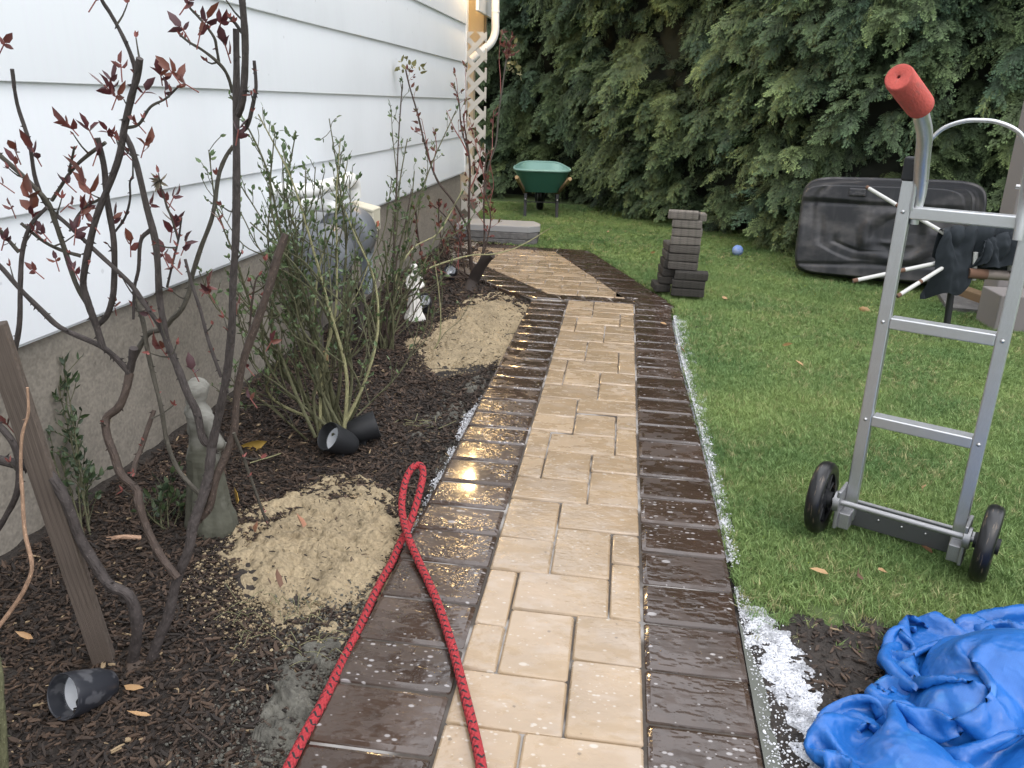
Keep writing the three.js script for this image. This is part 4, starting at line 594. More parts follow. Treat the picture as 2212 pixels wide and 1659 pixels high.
{ // collapsed frame with a dark cloth bundled over it
  const z = -5.35, t = thing('folded_canopy', 'collapsed canopy of white rusting poles bundled in dark blue cloth', 'canopy', V(2.0, 0, z));
  const Lp = (x, y, zz) => Z(x, y, zz).sub(t.position);
  const poles = [[[1872, 404, -5.75], [2075, 525, -5.25]], [[1842, 607, -5.2], [2085, 555, -5.3]], [[1938, 640, -5.1], [2085, 548, -5.3]], [[2165, 505, -5.3], [2300, 445, -5.6]]];
  for (const [a, b] of poles) { const A = Lp(...a), B = Lp(...b), p = mesh('pole', [rod(A, B, 0.0125, 10)], M.poleWhite, t); for (const k of [0.0, 0.28 + 0.15 * rnd()]) { const c = A.clone().lerp(B, k), d = A.clone().lerp(B, k + 0.025 + 0.03 * rnd()); mesh('rust', [rod(c, d, 0.0131, 10)], M.rust, p); } }
  const drape = (xa, xb, top0, top1, z0, hemF, hemB, sd, amp) => sheet(110, 60, (u, v) => {
    const g = 0.35 + 0.65 * sstep(0, 0.14, u) * sstep(1, 0.9, u), cx = lerp(xa, xb, u), r = 0.075 * (0.35 + 0.65 * g), ty = lerp(top0, top1, u) + 0.02 * noise(u * 5, sd) - 0.05 * (1 - g), hf = hemF(u), hb = hemB * (0.5 + 0.5 * g);
    const total = hf + 3.1416 * r + hb, q = v * total; let y, z; if (q < hf) { y = ty - r - (hf - q); z = z0 + r; } else if (q < hf + 3.1416 * r) { const a = (q - hf) / r; y = ty - r + Math.sin(a) * r; z = z0 + Math.cos(a) * r; } else { y = ty - r - (q - hf - 3.1416 * r); z = z0 - r; }
    const hang = q < hf ? (hf - q) / hf : 0, fo = Math.abs(noise(u * 5.5 + sd + 0.5 * v, v * 1.3, sd)), f = amp * (0.5 - Math.pow(1 - fo, 4)) * (0.5 + 0.9 * hang) + 0.5 * amp * noise(u * 3, v * 2.5, sd + 3) + 0.12 * amp * noise(u * 24, v * 14, sd);
    return V(cx + 0.5 * f + 0.03 * noise(v * 3, sd), y + 0.5 * f + 0.03 * noise(u * 2.5, v * 1.5, sd + 8), z + f * (z > z0 ? 1 : -0.6)); }, (u, v) => [u, v]);
  const c0 = Lp(2022, 540, -5.25), c1 = Lp(2255, 520, -5.25), ct = Lp(2110, 482, -5.25);
  mesh('cloth', [drape(c0.x, c1.x, ct.y - 0.03, ct.y + 0.005, 0.06, (u) => lerp(0.34, 0.07, sstep(0.22, 0.55, u)) + 0.04 * noise(u * 6, 2), 0.22, 3.7, 0.07), drape(c0.x + 0.22, c1.x + 0.05, ct.y - 0.06, ct.y - 0.03, 0.13, (u) => 0.09 + 0.07 * noise(u * 5, 5), 0.15, 9.1, 0.06)], M.cloth, t);
  const a = Lp(2092, 590, -5.2), b = Lp(2250, 600, -5.2); mesh('cross_tube', [rod(a, b, 0.03, 16)], plain(0.2, 0.17, 0.15, 0.7, 0.3), t); mesh('rust', [rod(a, a.clone().lerp(b, 0.25), 0.0305, 16)], M.rust, t);
  mesh('bracket', [mv(box(0.3, 0.06, 0.02, 0.004), ...Lp(2160, 565, -5.25).toArray())], plain(0.06, 0.065, 0.065, 0.7), t);
  for (const x of [2108, 2185]) mesh('strut', [rod(Lp(x, 545, -5.22), Lp(x - 5, 605, -5.22), 0.014, 10)], M.poleWhite, t);
  for (const [x, y] of [[2060, 640], [2190, 650]]) mesh('foot', [rod(Lp(x, 590, -5.3), V(Lp(x, y, -5.3).x, 0, 0.05), 0.02, 10)], M.black, t);
}
tag(mesh('timber_edging', [bar(V(2.5, 0.035, -6.75), V(2.86, 0.035, -5.3), 0.11, 0.09, 0.006)], M.timber), 'weathered timber beam edging the ground at the right of lawn', 'timber');
tag(mesh('concrete_post', [mv(box(0.3, 1.9, 0.22, 0.012), 2.66, 0.9, -6.0)], M.post), 'grey post standing behind the folded canopy at picture edge', 'post');
tag(mesh('concrete_block', [mv(box(0.42, 0.24, 0.3, 0.01), 2.62, 0.1, -5.72)], M.post), 'pale grey block under the folded canopy beside the timber beam', 'block');
tag(mesh('paving_slab', [place(box(1.3, 0.045, 0.75, 0.006), V(3.0, 0.0, -6.3), 0, -0.2)], M.greySlab), 'grey paving slab at the lawn edge under the folded canopy', 'slab');
{ const p = G(1592, 553, -0.02), b = mesh('ball', [new THREE.SphereGeometry(0.052, 24, 16)], std({ color: lin(1, 1, 1), roughness: 0.6, map: tex(128, (u, v) => { const d = sstep(0.4, 0.7, pf(u, v, 6, 4, 4, 500)); return mixc([0.16, 0.26, 0.56], [0.3, 0.38, 0.58], d); }, { srgb: true }) }), scene, V(p.x, 0.032, p.z)); tag(b, 'small faded blue ball lying on the lawn by the hedge', 'ball'); }
{ // low pile of grey slabs at the house corner
  const t = V(-1.18, 0, -8.15);
  const lab = ['lowest', 'middle', 'uppermost'];
  for (let i = 0; i < 3; i++) { const s = new THREE.Shape([[-0.45, -0.2], [0.24, -0.2], [0.34, -0.1], [0.34, 0.05], [0.26, 0.2], [-0.45, 0.2]].map((p) => new THREE.Vector2(p[0] + rr(-0.01, 0.01), p[1]))), g = new THREE.ExtrudeGeometry(s, { depth: 0.05, bevelEnabled: true, bevelSize: 0.008, bevelThickness: 0.006, bevelSegments: 2 }); g.rotateX(-Math.PI / 2);
    const m = mesh('stone_slab', [g], i === 2 ? plain(0.3, 0.3, 0.3, 0.6) : M.greySlab, scene, V(t.x + 0.01 * i - 0.02, -0.02 + i * 0.064, t.z)); m.rotation.y = -0.05 + 0.03 * i; tag(m, `${i === 2 ? 'pale' : 'dark'} grey slab with cut corners by the lattice, ${lab[i]} of three`, 'slab', 'slabs piled at the house corner'); }
}
{ // lattice strip at the corner of the house
  const z = WEND - 0.03, t = thing('lattice_panel', 'narrow white diagonal lattice strip fixed at the corner of the house', 'lattice', V(-1.61, 0, z));
  const x0 = -0.125, x1 = 0.118, y0 = 0.1, y1 = 1.94, st = 0.182, hw = 0.0225;
  for (const dirn of [1, -1]) for (let c = y0 - 0.3; c < y1 + 0.3; c += st) {
    let q = [[x0 - 0.2, c - dirn * 0.2 - dirn * (-x0)], [x1 + 0.2, c + dirn * (x1 + 0.2)]]; // centre line y = c + dirn * x
    const o = hw * 1.4142; let poly = [[x0, c + dirn * x0 - o], [x1, c + dirn * x1 - o], [x1, c + dirn * x1 + o], [x0, c + dirn * x0 + o]];
    poly = clip(clip(poly, [x0 - 1, y0], [x1 + 1, y0]), [x1 + 1, y1], [x0 - 1, y1]); if (poly.length < 3) continue;
    const s = new THREE.Shape(poly.map((p) => new THREE.Vector2(...p))), g = new THREE.ExtrudeGeometry(s, { depth: 0.007, bevelEnabled: false });
    mesh('slat', [mv(g, 0, 0, dirn > 0 ? 0.0005 : -0.0075)], M.lattice, t);
  }
  // the cut ends at the edge are joined by short stubs of border
  for (let c = y0 - 0.3; c < y1; c += st) { const y = c + x1; if (y > y0 + 0.03 && y < y1 - 0.03) mesh('edge_piece', [mv(box(0.02, 0.11, 0.017, 0.003), x1 - 0.006, y, 0)], M.lattice, t); }
}
{ // blue plastic sheet: more sheet than ground under it, let fall and buckle over what it covers
  const N = 118, C = N + 1, cx = 1.02, cz = -1.55, outl = [[0.49, -1.36], [0.50, -1.47], [0.555, -1.575], [0.63, -1.61], [0.675, -1.655], [0.70, -1.76], [0.755, -1.9], [0.85, -2.01], [1.02, -2.06], [1.35, -2.12], [1.7, -2.0], [1.75, -1.4], [1.5, -1.0], [1.0, -0.95], [0.6, -1.08]].map(([x, z]) => [Math.atan2(z - cz, x - cx), Math.hypot(x - cx, z - cz)]).sort((q, w) => q[0] - w[0]);
  const R = (a) => { for (let i = 0; i < outl.length; i++) { const q = outl[i], w = outl[(i + 1) % outl.length]; let d = w[0] - q[0]; if (d <= 0) d += 6.2832; let t = a - q[0]; if (t < 0) t += 6.2832; if (t <= d) return lerp(q[1], w[1], t / d); } return 0.5; };
  const x = new Float64Array(C * C * 3), o = new Float64Array(C * C * 3), pin = new Uint8Array(C * C);
  for (let j = 0; j < C; j++) for (let i = 0; i < C; i++) { const u = i / N * 2 - 1, v = j / N * 2 - 1, k = (j * C + i) * 3, du = u * Math.sqrt(1 - v * v / 2), dv = v * Math.sqrt(1 - u * u / 2), r = Math.hypot(du, dv), an = Math.atan2(dv, du), rr2 = R(an) * r;
    x[k] = cx + Math.cos(an) * rr2; x[k + 2] = cz + Math.sin(an) * rr2; x[k + 1] = 0.02 + 0.2 * (1 - r * r) + 0.035 * noise(x[k] * 7 + 3, x[k + 2] * 7, 1.7) * (1 - r) + 0.02 * noise(x[k] * 17, x[k + 2] * 17, 4.7) * (1 - r); if (r > 0.985) { pin[j * C + i] = 1; x[k + 1] = 0.0; } }
  o.set(x);
  const A = [], Bq = [], Ls = [], St = [], add = (i, j, i2, j2, st, ex) => { if (i2 < 0 || i2 > N || j2 > N) return; const a = j * C + i, b = j2 * C + i2; A.push(a); Bq.push(b); Ls.push(Math.hypot(i2 - i, j2 - j) * ex); St.push(st); };
  const ls = 0.0138;
  for (let j = 0; j < C; j++) for (let i = 0; i < C; i++) { add(i, j, i + 1, j, 1, ls); add(i, j, i, j + 1, 1, ls); add(i, j, i + 1, j + 1, 0.6, ls); add(i, j, i - 1, j + 1, 0.6, ls); add(i, j, i + 4, j, 0.025, ls); add(i, j, i, j + 4, 0.025, ls); add(i, j, i + 2, j, 0.12, ls); add(i, j, i, j + 2, 0.12, ls); }
  const bumps = [[1.02, -0.02, -1.74, 0.25, 0.185, 0.2], [1.35, -0.02, -1.7, 0.3, 0.2, 0.25], [1.1, -0.02, -1.42, 0.3, 0.15, 0.22], [0.66, -0.01, -1.43, 0.11, 0.11, 0.13], [0.84, -0.02, -1.62, 0.13, 0.15, 0.12]];
  for (let it = 0; it < 190; it++) {
    for (let k = 0; k < C * C; k++) { if (pin[k]) continue; const q = k * 3; for (let c = 0; c < 3; c++) { const v = (x[q + c] - o[q + c]) * 0.94; o[q + c] = x[q + c]; x[q + c] += v; } x[q + 1] -= 0.00028; }
    for (let sIt = 0; sIt < 5; sIt++) {
      for (let e = 0; e < A.length; e++) { const a = A[e] * 3, b = Bq[e] * 3, dx = x[b] - x[a], dy = x[b + 1] - x[a + 1], dz = x[b + 2] - x[a + 2], d = Math.sqrt(dx * dx + dy * dy + dz * dz) || 1e-6, wa = pin[A[e]] ? 0 : 1, wb = pin[Bq[e]] ? 0 : 1; if (!(wa + wb)) continue; const f = (d - Ls[e]) / d * St[e] / (wa + wb) * (d < Ls[e] ? 0.75 : 1); x[a] += dx * f * wa; x[a + 1] += dy * f * wa; x[a + 2] += dz * f * wa; x[b] -= dx * f * wb; x[b + 1] -= dy * f * wb; x[b + 2] -= dz * f * wb; }
    }
    for (let k = 0; k < C * C; k++) { if (pin[k]) continue; const q = k * 3; if (x[q + 1] < 0.004) { x[q + 1] = 0.004; x[q] = lerp(x[q], o[q], 0.6); x[q + 2] = lerp(x[q + 2], o[q + 2], 0.6); }
      for (const w of bumps) { const dx = (x[q] - w[0]) / w[3], dy = (x[q + 1] - w[1]) / w[4], dz = (x[q + 2] - w[2]) / w[5], d = Math.sqrt(dx * dx + dy * dy + dz * dz); if (d < 1) { const f = (1 / Math.max(d, 0.2) - 1) * 0.5; x[q] += dx * w[3] * f; x[q + 1] += dy * w[4] * f; x[q + 2] += dz * w[5] * f; x[q] = lerp(x[q], o[q], 0.4); x[q + 2] = lerp(x[q + 2], o[q + 2], 0.4); } } }
  }
  const g = sheet(N, N, (u, v) => { const k = (Math.round(v * N) * C + Math.round(u * N)) * 3; return V(x[k], x[k + 1], x[k + 2]); }, (u, v) => [u * 1.6, v * 1.6]);
  tag(mesh('tarpaulin', g, M.tarp), 'crumpled bright blue plastic tarpaulin heaped at the lawn edge', 'tarpaulin');
}
{ // rope
  const z = [[655, 0.002], [0, 0]];
  const pts = [G(1062, 1800, 0.016), G(1046, 1700, 0.016), G(1037, 1640, 0.016), G(1004, 1500, 0.016), G(973, 1385, 0.016), G(938, 1285, 0.016), G(903, 1210, 0.018), G(880, 1155, 0.03), G(868, 1100, 0.05), G(871, 1060, 0.075), G(882, 1024, 0.1), G(897, 1006, 0.115), G(909, 1006, 0.115), G(914, 1022, 0.1), G(907, 1060, 0.07), G(896, 1100, 0.04), G(882, 1140, 0.012), G(866, 1170, -0.004), G(848, 1212, -0.016), G(816, 1270, -0.018), G(776, 1358, -0.016), G(742, 1425, -0.012), G(700, 1512, 0.002), G(660, 1585, 0.004), G(622, 1660, 0.006), G(570, 1760, 0.006)];
  tag(mesh('rope', [tube(pts, 0.0118, 14, 7)], M.rope), 'red braided rope with black flecks looped over the path edge', 'rope');
}

// ================================================================ PLANTS AND THINGS IN THE BED
// leaflet: folded, arched, toothed a little; base at the origin, tip along +y
function leaflet(l, w, arch = 0.3, fold = 0.35) {
  const P = [], n = 5, row = (i) => { const t = i / n, hw = w / 2 * Math.pow(Math.sin(Math.PI * Math.pow(t, 0.72)), 0.85) * (1 + (i % 2 ? 0.12 : -0.05)), z = arch * l * t * t; return [[-hw, t * l, z + fold * hw], [0, t * l, z], [hw, t * l, z + fold * hw]]; };
  for (let i = 0; i < n; i++) { const a = row(i), b = row(i + 1); for (const k of [0, 1]) P.push(...a[k], ...a[k + 1], ...b[k], ...b[k], ...a[k + 1], ...b[k + 1]); }
  const g = new THREE.BufferGeometry(); g.setAttribute('position', new THREE.Float32BufferAttribute(P, 3)); const m = mergeVertices(g, 1e-5); m.computeVertexNormals(); return m;
}
const aim = (g, p, dir, spin = 0, s = 1) => { const q = new THREE.Quaternion().setFromUnitVectors(V(0, 1, 0), dir.clone().normalize()).multiply(new THREE.Quaternion().setFromAxisAngle(V(0, 1, 0), spin)); g.applyMatrix4(new THREE.Matrix4().compose(p, q, V(s, s, s))); return g; };
const rdir = (up = 0.4) => V(rr(-1, 1), rr(-0.6, 1) + up, rr(-1, 1)).normalize();
const thorn = (p, d, s) => aim(mv(new THREE.ConeGeometry(s * 0.35, s, 5), 0, s / 2, 0), p, d);
// a cane from picture waypoints at a depth that runs from z0 to z1
function cane3(pts, z0, z1, dz = 0.03) { const n = pts.length; let w = 0; return pts.map(([x, y], i) => { w += rr(-dz, dz); return Z(x, y, lerp(z0, z1, n > 1 ? i / (n - 1) : 0) + w * 0.5); }); }
function caneMesh(p3, r0, r1, mat, parent, { thorns = 1, knob = 0.1, seg = 8, per = 5 } = {}) {
  const s = rnd() * 50, geos = [tube(p3, (t, i) => lerp(r0, r1, t) * (1 + knob * noise(t * p3.length * 1.6 + s, 1.3) * 2 + 0.06 * noise(t * p3.length * 9, s)), seg, per)];
  const c = new THREE.CatmullRomCurve3(p3, false, 'centripetal'), L = c.getLength(), n = Math.round(L * 26 * thorns);
  for (let i = 0; i < n; i++) { const t = rr(0.04, 0.97), p = c.getPoint(t), tg = c.getTangent(t), d = rdir(0).cross(tg).normalize(); geos.push(thorn(p.addScaledVector(d, lerp(r0, r1, t) * 0.8), d.addScaledVector(tg, -0.35).normalize(), rr(0.005, 0.009) * Math.min(1.2, 0.5 + lerp(r0, r1, t) * 90))); }
  const m = mesh('cane', geos, mat, parent); return [m, c];
}
{ // ---- the big rose in front, dark canes with new red leaves
  const t = thing('rose_bush', 'tall pruned rose with thick dark thorny canes and new maroon leaves', 'rose bush', V(0, 0, 0));
  seed = 90210;
  const A = [ // [depth at foot, depth at tip, radius at foot, radius at tip, material, waypoints]
    [-1.55, -1.66, 0.0145, 0.012, 'D', [[322, 1440], [345, 1375], [362, 1335], [383, 1249], [408, 1186], [418, 1131], [436, 1080], [450, 1030], [455, 990], [458, 962]]],
    [-1.66, -1.60, 0.012, 0.0062, 'D', [[458, 962], [472, 900], [481, 857], [490, 808], [498, 740], [502, 683], [503, 619], [509, 523], [511, 373], [510, 224], [511, 160], [510, 62]]],
    [-1.60, -1.56, 0.0085, 0.006, 'D', [[512, 250], [522, 226], [529, 150], [529, 75], [523, 0], [516, -70]]],
    [-1.60, -1.55, 0.0045, 0.0032, 'D', [[513, 286], [522, 284], [534, 272], [549, 213], [553, 187], [549, 131]]],
    [-1.66, -1.62, 0.0105, 0.0055, 'D', [[458, 962], [441, 953], [425, 890], [406, 852], [390, 810], [377, 778], [360, 735], [352, 690], [344, 640], [343, 619], [336, 523], [317, 448], [295, 355], [280, 310], [265, 284]]],
    [-1.54, -1.50, 0.015, 0.011, 'D', [[283, 1445], [293, 1390], [295, 1340], [277, 1285], [236, 1263], [202, 1213], [173, 1163], [151, 1105], [136, 1070], [100, 1020], [40, 1003], [-40, 985]]],
    [-1.56, -1.72, 0.011, 0.0095, 'B', [[383, 1249], [346, 1199], [317, 1141], [299, 1083], [296, 1060], [262, 1026], [246, 981], [231, 939], [230, 903], [256, 880], [272, 843], [280, 806]]],
    [-1.72, -1.66, 0.0085, 0.005, 'D', [[280, 806], [249, 772], [220, 749], [128, 706], [90, 671], [42, 623], [0, 575], [-40, 540]]],
    [-1.68, -1.62, 0.009, 0.007, 'D', [[222, 750], [208, 704], [192, 660], [180, 618], [187, 560], [209, 467], [239, 392], [258, 336], [268, 280], [284, 209], [295, 168], [302, 126]]],
    [-1.67, -1.60, 0.0065, 0.0048, 'G', [[192, 660], [168, 622], [138, 534], [119, 478], [105, 441], [60, 390], [0, 336], [-40, 300]]],
    [-1.70, -1.66, 0.0072, 0.0062, 'D', [[209, 705], [230, 683], [243, 645], [246, 619], [246, 523], [231, 429], [224, 355], [209, 298]]],
    [-1.72, -1.70, 0.0105, 0.0095, 'D', [[280, 804], [286, 775], [289, 752]]],
    [-1.72, -1.76, 0.0075, 0.0042, 'G', [[286, 780], [307, 740], [323, 719], [352, 711], [371, 690], [393, 667], [410, 625], [411, 612], [433, 538], [459, 467], [474, 373], [490, 335], [504, 316]]],
    [-1.66, -1.74, 0.0062, 0.0045, 'G', [[432, 1068], [405, 1040], [384, 1013], [361, 955], [349, 885], [329, 802], [317, 747], [310, 699], [296, 650], [288, 619], [284, 616]]],
    [-1.58, -1.66, 0.006, 0.0055, 'B', [[286, 1030], [292, 1000], [304, 971], [320, 923], [333, 886]]],
    [-1.63, -1.60, 0.0048, 0.003, 'D', [[295, 168], [287, 131], [269, 86], [239, 30], [220, 0], [212, -30]]],
    [-1.63, -1.58, 0.0034, 0.002, 'G', [[268, 277], [299, 269], [325, 231], [358, 213], [385, 187]]],
    [-1.66, -1.64, 0.0038, 0.0042, 'G', [[112, 433], [157, 366], [190, 335], [228, 308]]],
    [-1.65, -1.62, 0.003, 0.0022, 'G', [[149, 370], [156, 340], [161, 317]]],
    [-1.62, -1.70, 0.0036, 0.0058, 'D', [[26, 149], [37, 224], [63, 306], [78, 392], [105, 448], [146, 485], [202, 538], [284, 616], [308, 651], [345, 705], [377, 779]]],
    [-1.58, -1.62, 0.006, 0.004, 'D', [[30, 770], [42, 700], [44, 612], [49, 541], [67, 485], [101, 448]]],
    [-1.60, -1.66, 0.0034, 0.0042, 'G', [[45, 482], [97, 523], [134, 541], [175, 553]]],
    [-1.57, -1.60, 0.0032, 0.004, 'G', [[-20, 470], [0, 497], [41, 545]]],
    [-1.70, -1.68, 0.005, 0.003, 'D', [[325, 497], [306, 515], [299, 583], [291, 619], [288, 690]]],
    [-1.64, -1.68, 0.0042, 0.0034, 'D', [[478, 815], [450, 735], [432, 667], [416, 619], [400, 560]]],
    [-1.605, -1.78, 0.0105, 0.0085, 'B', [[412, 1160], [424, 1128], [450, 1099], [466, 1035], [489, 981], [505, 935], [511, 859], [526, 779], [544, 725], [575, 640], [598, 560], [617, 505]]],
    [-1.61, -1.56, 0.0036, 0.002, 'G', [[503, 200], [490, 160], [474, 138], [437, 108], [410, 92], [388, 75]]],
    [-1.61, -1.58, 0.003, 0.002, 'G', [[473, 135], [468, 105], [463, 82], [429, 37], [411, 18], [403, 5]]],
    [-1.57, -1.55, 0.0034, 0.0028, 'D', [[523, 71], [508, 50], [493, 34]]],
    [-1.68, -1.64, 0.0022, 0.0016, 'G', [[385, 519], [370, 470], [355, 429], [347, 400], [343, 380]]],
    [-1.68, -1.66, 0.003, 0.002, 'G', [[216, 430], [185, 447], [165, 470], [150, 500]]],
    [-1.70, -1.66, 0.0026, 0.002, 'D', [[249, 500], [270, 470], [281, 430], [281, 392], [288, 384]]],
    [-1.66, -1.6, 0.0026, 0.002, 'D', [[361, 620], [375, 560], [386, 515], [392, 470]]],
    [-1.74, -1.76, 0.0028, 0.002, 'B', [[534, 760], [540, 700], [545, 650], [555, 600], [566, 590]]],
    [-1.50, -1.46, 0.0075, 0.007, 'D', [[-30, 1180], [10, 1120], [40, 1050], [30, 960], [-20, 900]]],
    [-1.66, -1.72, 0.004, 0.003, 'G', [[505, 935], [530, 1000], [560, 1085], [577, 1130]]],
  ];
  const mats = { D: M.caneDark, G: M.caneGrey, B: M.caneBrown };
  for (const [z0, z1, r0, r1, m, pts] of A) caneMesh(cane3(pts, z0, z1, 0.012), r0 * (r0 > 0.006 ? 0.9 : 1), r1 * (r0 > 0.006 ? 1.02 : 1), mats[m], t, { thorns: r0 > 0.004 ? 1 : 0.6, knob: 0.09 });
  mesh('crown_knot', [blob([[Z(285, 1452, -1.53).toArray(), Z(325, 1446, -1.56).toArray(), 0.026, 0.022], [Z(300, 1440, -1.55).toArray(), Z(296, 1462, -1.53).toArray(), 0.024, 0.03]], 0.18, 40, Z(304, 1450, -1.545), 0.02, (x, y, z) => 0.004 * noise(x * 90, y * 90, z * 90))], M.caneBrown, t);
  // leaves: [x, y, depth, leaflets, size]
  const LV = [[261, 138, -1.6, 3, 1], [224, 183, -1.6, 5, 1.15], [254, 205, -1.6, 3, 1], [240, 168, -1.6, 4, 0.95], [314, 196, -1.62, 3, 1], [347, 160, -1.59, 4, 1.1], [368, 152, -1.58, 4, 1.15], [356, 196, -1.6, 2, 0.9], [396, 179, -1.58, 3, 0.9], [142, 262, -1.62, 5, 1.05], [190, 276, -1.64, 3, 1.15], [231, 282, -1.63, 4, 0.9], [314, 308, -1.66, 4, 1.0], [69, 321, -1.6, 4, 1.25], [32, 324, -1.6, 3, 1.1], [66, 418, -1.6, 5, 1.8], [179, 388, -1.63, 5, 1.6], [24, 446, -1.6, 3, 0.8], [164, 493, -1.64, 4, 1.15], [177, 455, -1.64, 3, 1.1], [150, 440, -1.64, 2, 0.9], [282, 523, -1.68, 4, 1.05], [373, 470, -1.68, 4, 1.25], [372, 497, -1.68, 3, 1.2], [377, 422, -1.66, 3, 1.0], [403, 523, -1.7, 4, 1.0], [350, 547, -1.68, 3, 1.0], [329, 441, -1.7, 3, 0.9], [246, 467, -1.68, 4, 0.95], [269, 329, -1.66, 3, 0.9], [10, 93, -1.56, 3, 0.9], [71, 582, -1.6, 3, 0.9], [10, 515, -1.58, 4, 0.9], [448, 41, -1.57, 3, 1.2], [485, 93, -1.58, 4, 1.2], [392, 58, -1.56, 3, 0.95], [478, 45, -1.58, 3, 1.0], [409, 2, -1.56, 4, 0.9], [209, -2, -1.58, 3, 0.8], [452, 612, -1.74, 3, 1.1], [345, 747, -1.72, 4, 1.35], [416, 798, -1.7, 3, 1.1], [246, 655, -1.7, 3, 1.2], [318, 674, -1.7, 3, 1.1], [450, 629, -1.74, 3, 0.95], [13, 914, -1.5, 3, 1.1], [512, 655, -1.68, 2, 0.9], [588, 735, -1.8, 3, 0.9], [531, 790, -1.76, 3, 0.9], [30, 350, -1.58, 2, 0.9], [90, 500, -1.6, 3, 0.8], [0, 395, -1.58, 2, 0.9], [433, 70, -1.56, 2, 0.9], [355, 430, -1.66, 2, 0.9], [120, 560, -1.62, 3, 0.7], [290, 260, -1.62, 2, 0.9], [210, 330, -1.64, 2, 0.8], [540, 860, -1.78, 2, 0.8], [470, 470, -1.74, 2, 0.7]];
  for (let i = 0; i < 22; i++) { const c = pick(A.filter((q) => q[2] < 0.0095)), m = c[5], j = Math.floor(rnd() * (m.length - 1)), k = rnd(), y = lerp(m[j][1], m[j + 1][1], k); if (y < 640) LV.push([lerp(m[j][0], m[j + 1][0], k) + rr(-8, 8), y - rr(2, 12), lerp(c[0], c[1], 0.6), 2 + Math.floor(rnd() * 3), rr(0.65, 1.05)]); }
  for (const [x, y, z, n, s] of LV) {
    const p = Z(x, y, z), hang = rr(0, 0.9), ax = V(rr(-0.8, 0.8), 0.45 + hang, rr(-0.2, 0.6)).normalize(), st = p.clone().addScaledVector(ax, -0.022 * s), k = pick(M.leafRed), tw = [rod(st.clone().addScaledVector(ax, -0.012), p, 0.0013, 5)];
    for (let i = 0; i < n; i++) { const c = i === 0, d = c ? ax.clone().addScaledVector(rdir(0), 0.25) : ax.clone().multiplyScalar(0.7).addScaledVector(V(ax.y, -ax.x, 0).normalize(), (i % 2 ? 1 : -1) * rr(0.6, 1.1)).addScaledVector(rdir(0.1), 0.45), o = c ? p : st.clone().lerp(p, i < 3 ? 0.7 : 0.15);
      const l = rr(0.024, 0.034) * s * (c ? 1.1 : 0.88); mesh('leaf', [aim(leaflet(l, l * rr(0.36, 0.5), rr(-0.35, 0.4), rr(0.2, 0.9)), o, d, rr(0, 6.28))], rnd() < 0.75 ? k : pick(M.leafRed), t); }
    mesh('leaf_stalk', tw, M.leafStem, t);
  }
  // small buds along the young wood
  const buds = []; for (const [z0, z1, r0, r1, m, pts] of A) if (r0 < 0.007) { const c = new THREE.CatmullRomCurve3(cane3(pts, z0, z1, 0)); for (let i = 0; i < 4; i++) { const q = c.getPoint(rnd()); buds.push(aim(leaflet(rr(0.008, 0.015), 0.005), q, rdir(0.5))); buds.push(aim(leaflet(rr(0.006, 0.012), 0.004), q, rdir(0.5))); } }
  const tws = []; for (const [z0, z1, r0, r1, m, pts] of A) if (r0 < 0.0125) { const c = new THREE.CatmullRomCurve3(cane3(pts, z0, z1, 0)), L = c.getLength(); for (let i = 0; i < Math.round(L * 4.2); i++) { const q = rr(0.25, 1), a = c.getPoint(q), tg = c.getTangent(q), d = tg.clone().multiplyScalar(0.6).add(rdir(0.3)).normalize(), l = rr(0.015, 0.06), e = a.clone().addScaledVector(d, l); tws.push(tube([a, a.clone().lerp(e, 0.5).add(V(0, -0.004, 0)), e], (k) => lerp(0.0022, 0.0012, k), 5, 2)); for (let k = 0; k < 3; k++) buds.push(aim(leaflet(rr(0.008, 0.02), rr(0.004, 0.007)), e, d.clone().add(rdir(0.2)))); } }
  mesh('twigs', tws, M.caneGrey, t).userData.kind = 'stuff';
  mesh('buds', buds, M.leafStem, t).userData.kind = 'stuff';
  { const p = Z(344, 392, -1.64), g = []; for (let i = 0; i < 16; i++) g.push(aim(leaflet(rr(0.012, 0.024), 0.006, 0.6), p, V(rr(-1, 1), rr(-0.8, 0.8), rr(-1, 1)))); mesh('dry_flower', g, plain(0.13, 0.11, 0.08, 0.9), t); }
}
{ // wooden stakes and single pale canes at the left edge
  const a = G(228, 1434, -0.03), b = Z(-15, 700, -1.5), t = thing('wooden_stake', 'weathered square wooden stake leaning left against the big rose', 'stake');
  mesh('post', [bar(a.clone().addScaledVector(b.clone().sub(a), -0.08), b, 0.046, 0.042, 0.003, V(0.5, 0, 1))], M.wood, t);
  seed = 5151;
  const c = thing('rose_cane', 'pale tan bare cane rising beside the wooden stake', 'cane');
  caneMesh(cane3([[-30, 1390], [0, 1350], [22, 1321], [54, 1271], [69, 1224], [54, 1152], [48, 1062], [45, 1019], [48, 939], [61, 891], [59, 837]], -1.3, -1.34, 0.004), 0.0052, 0.0026, M.caneTan, c, { thorns: 0.4 });
  const d = thing('rose_cane', 'short green cane standing at the lower left picture corner', 'cane');
  caneMesh(cane3([[10, 1700], [7, 1602], [2, 1520], [0, 1465], [-10, 1400]], -1.12, -1.15, 0.002), 0.008, 0.006, M.caneGreen, d, { thorns: 0.5 });
}
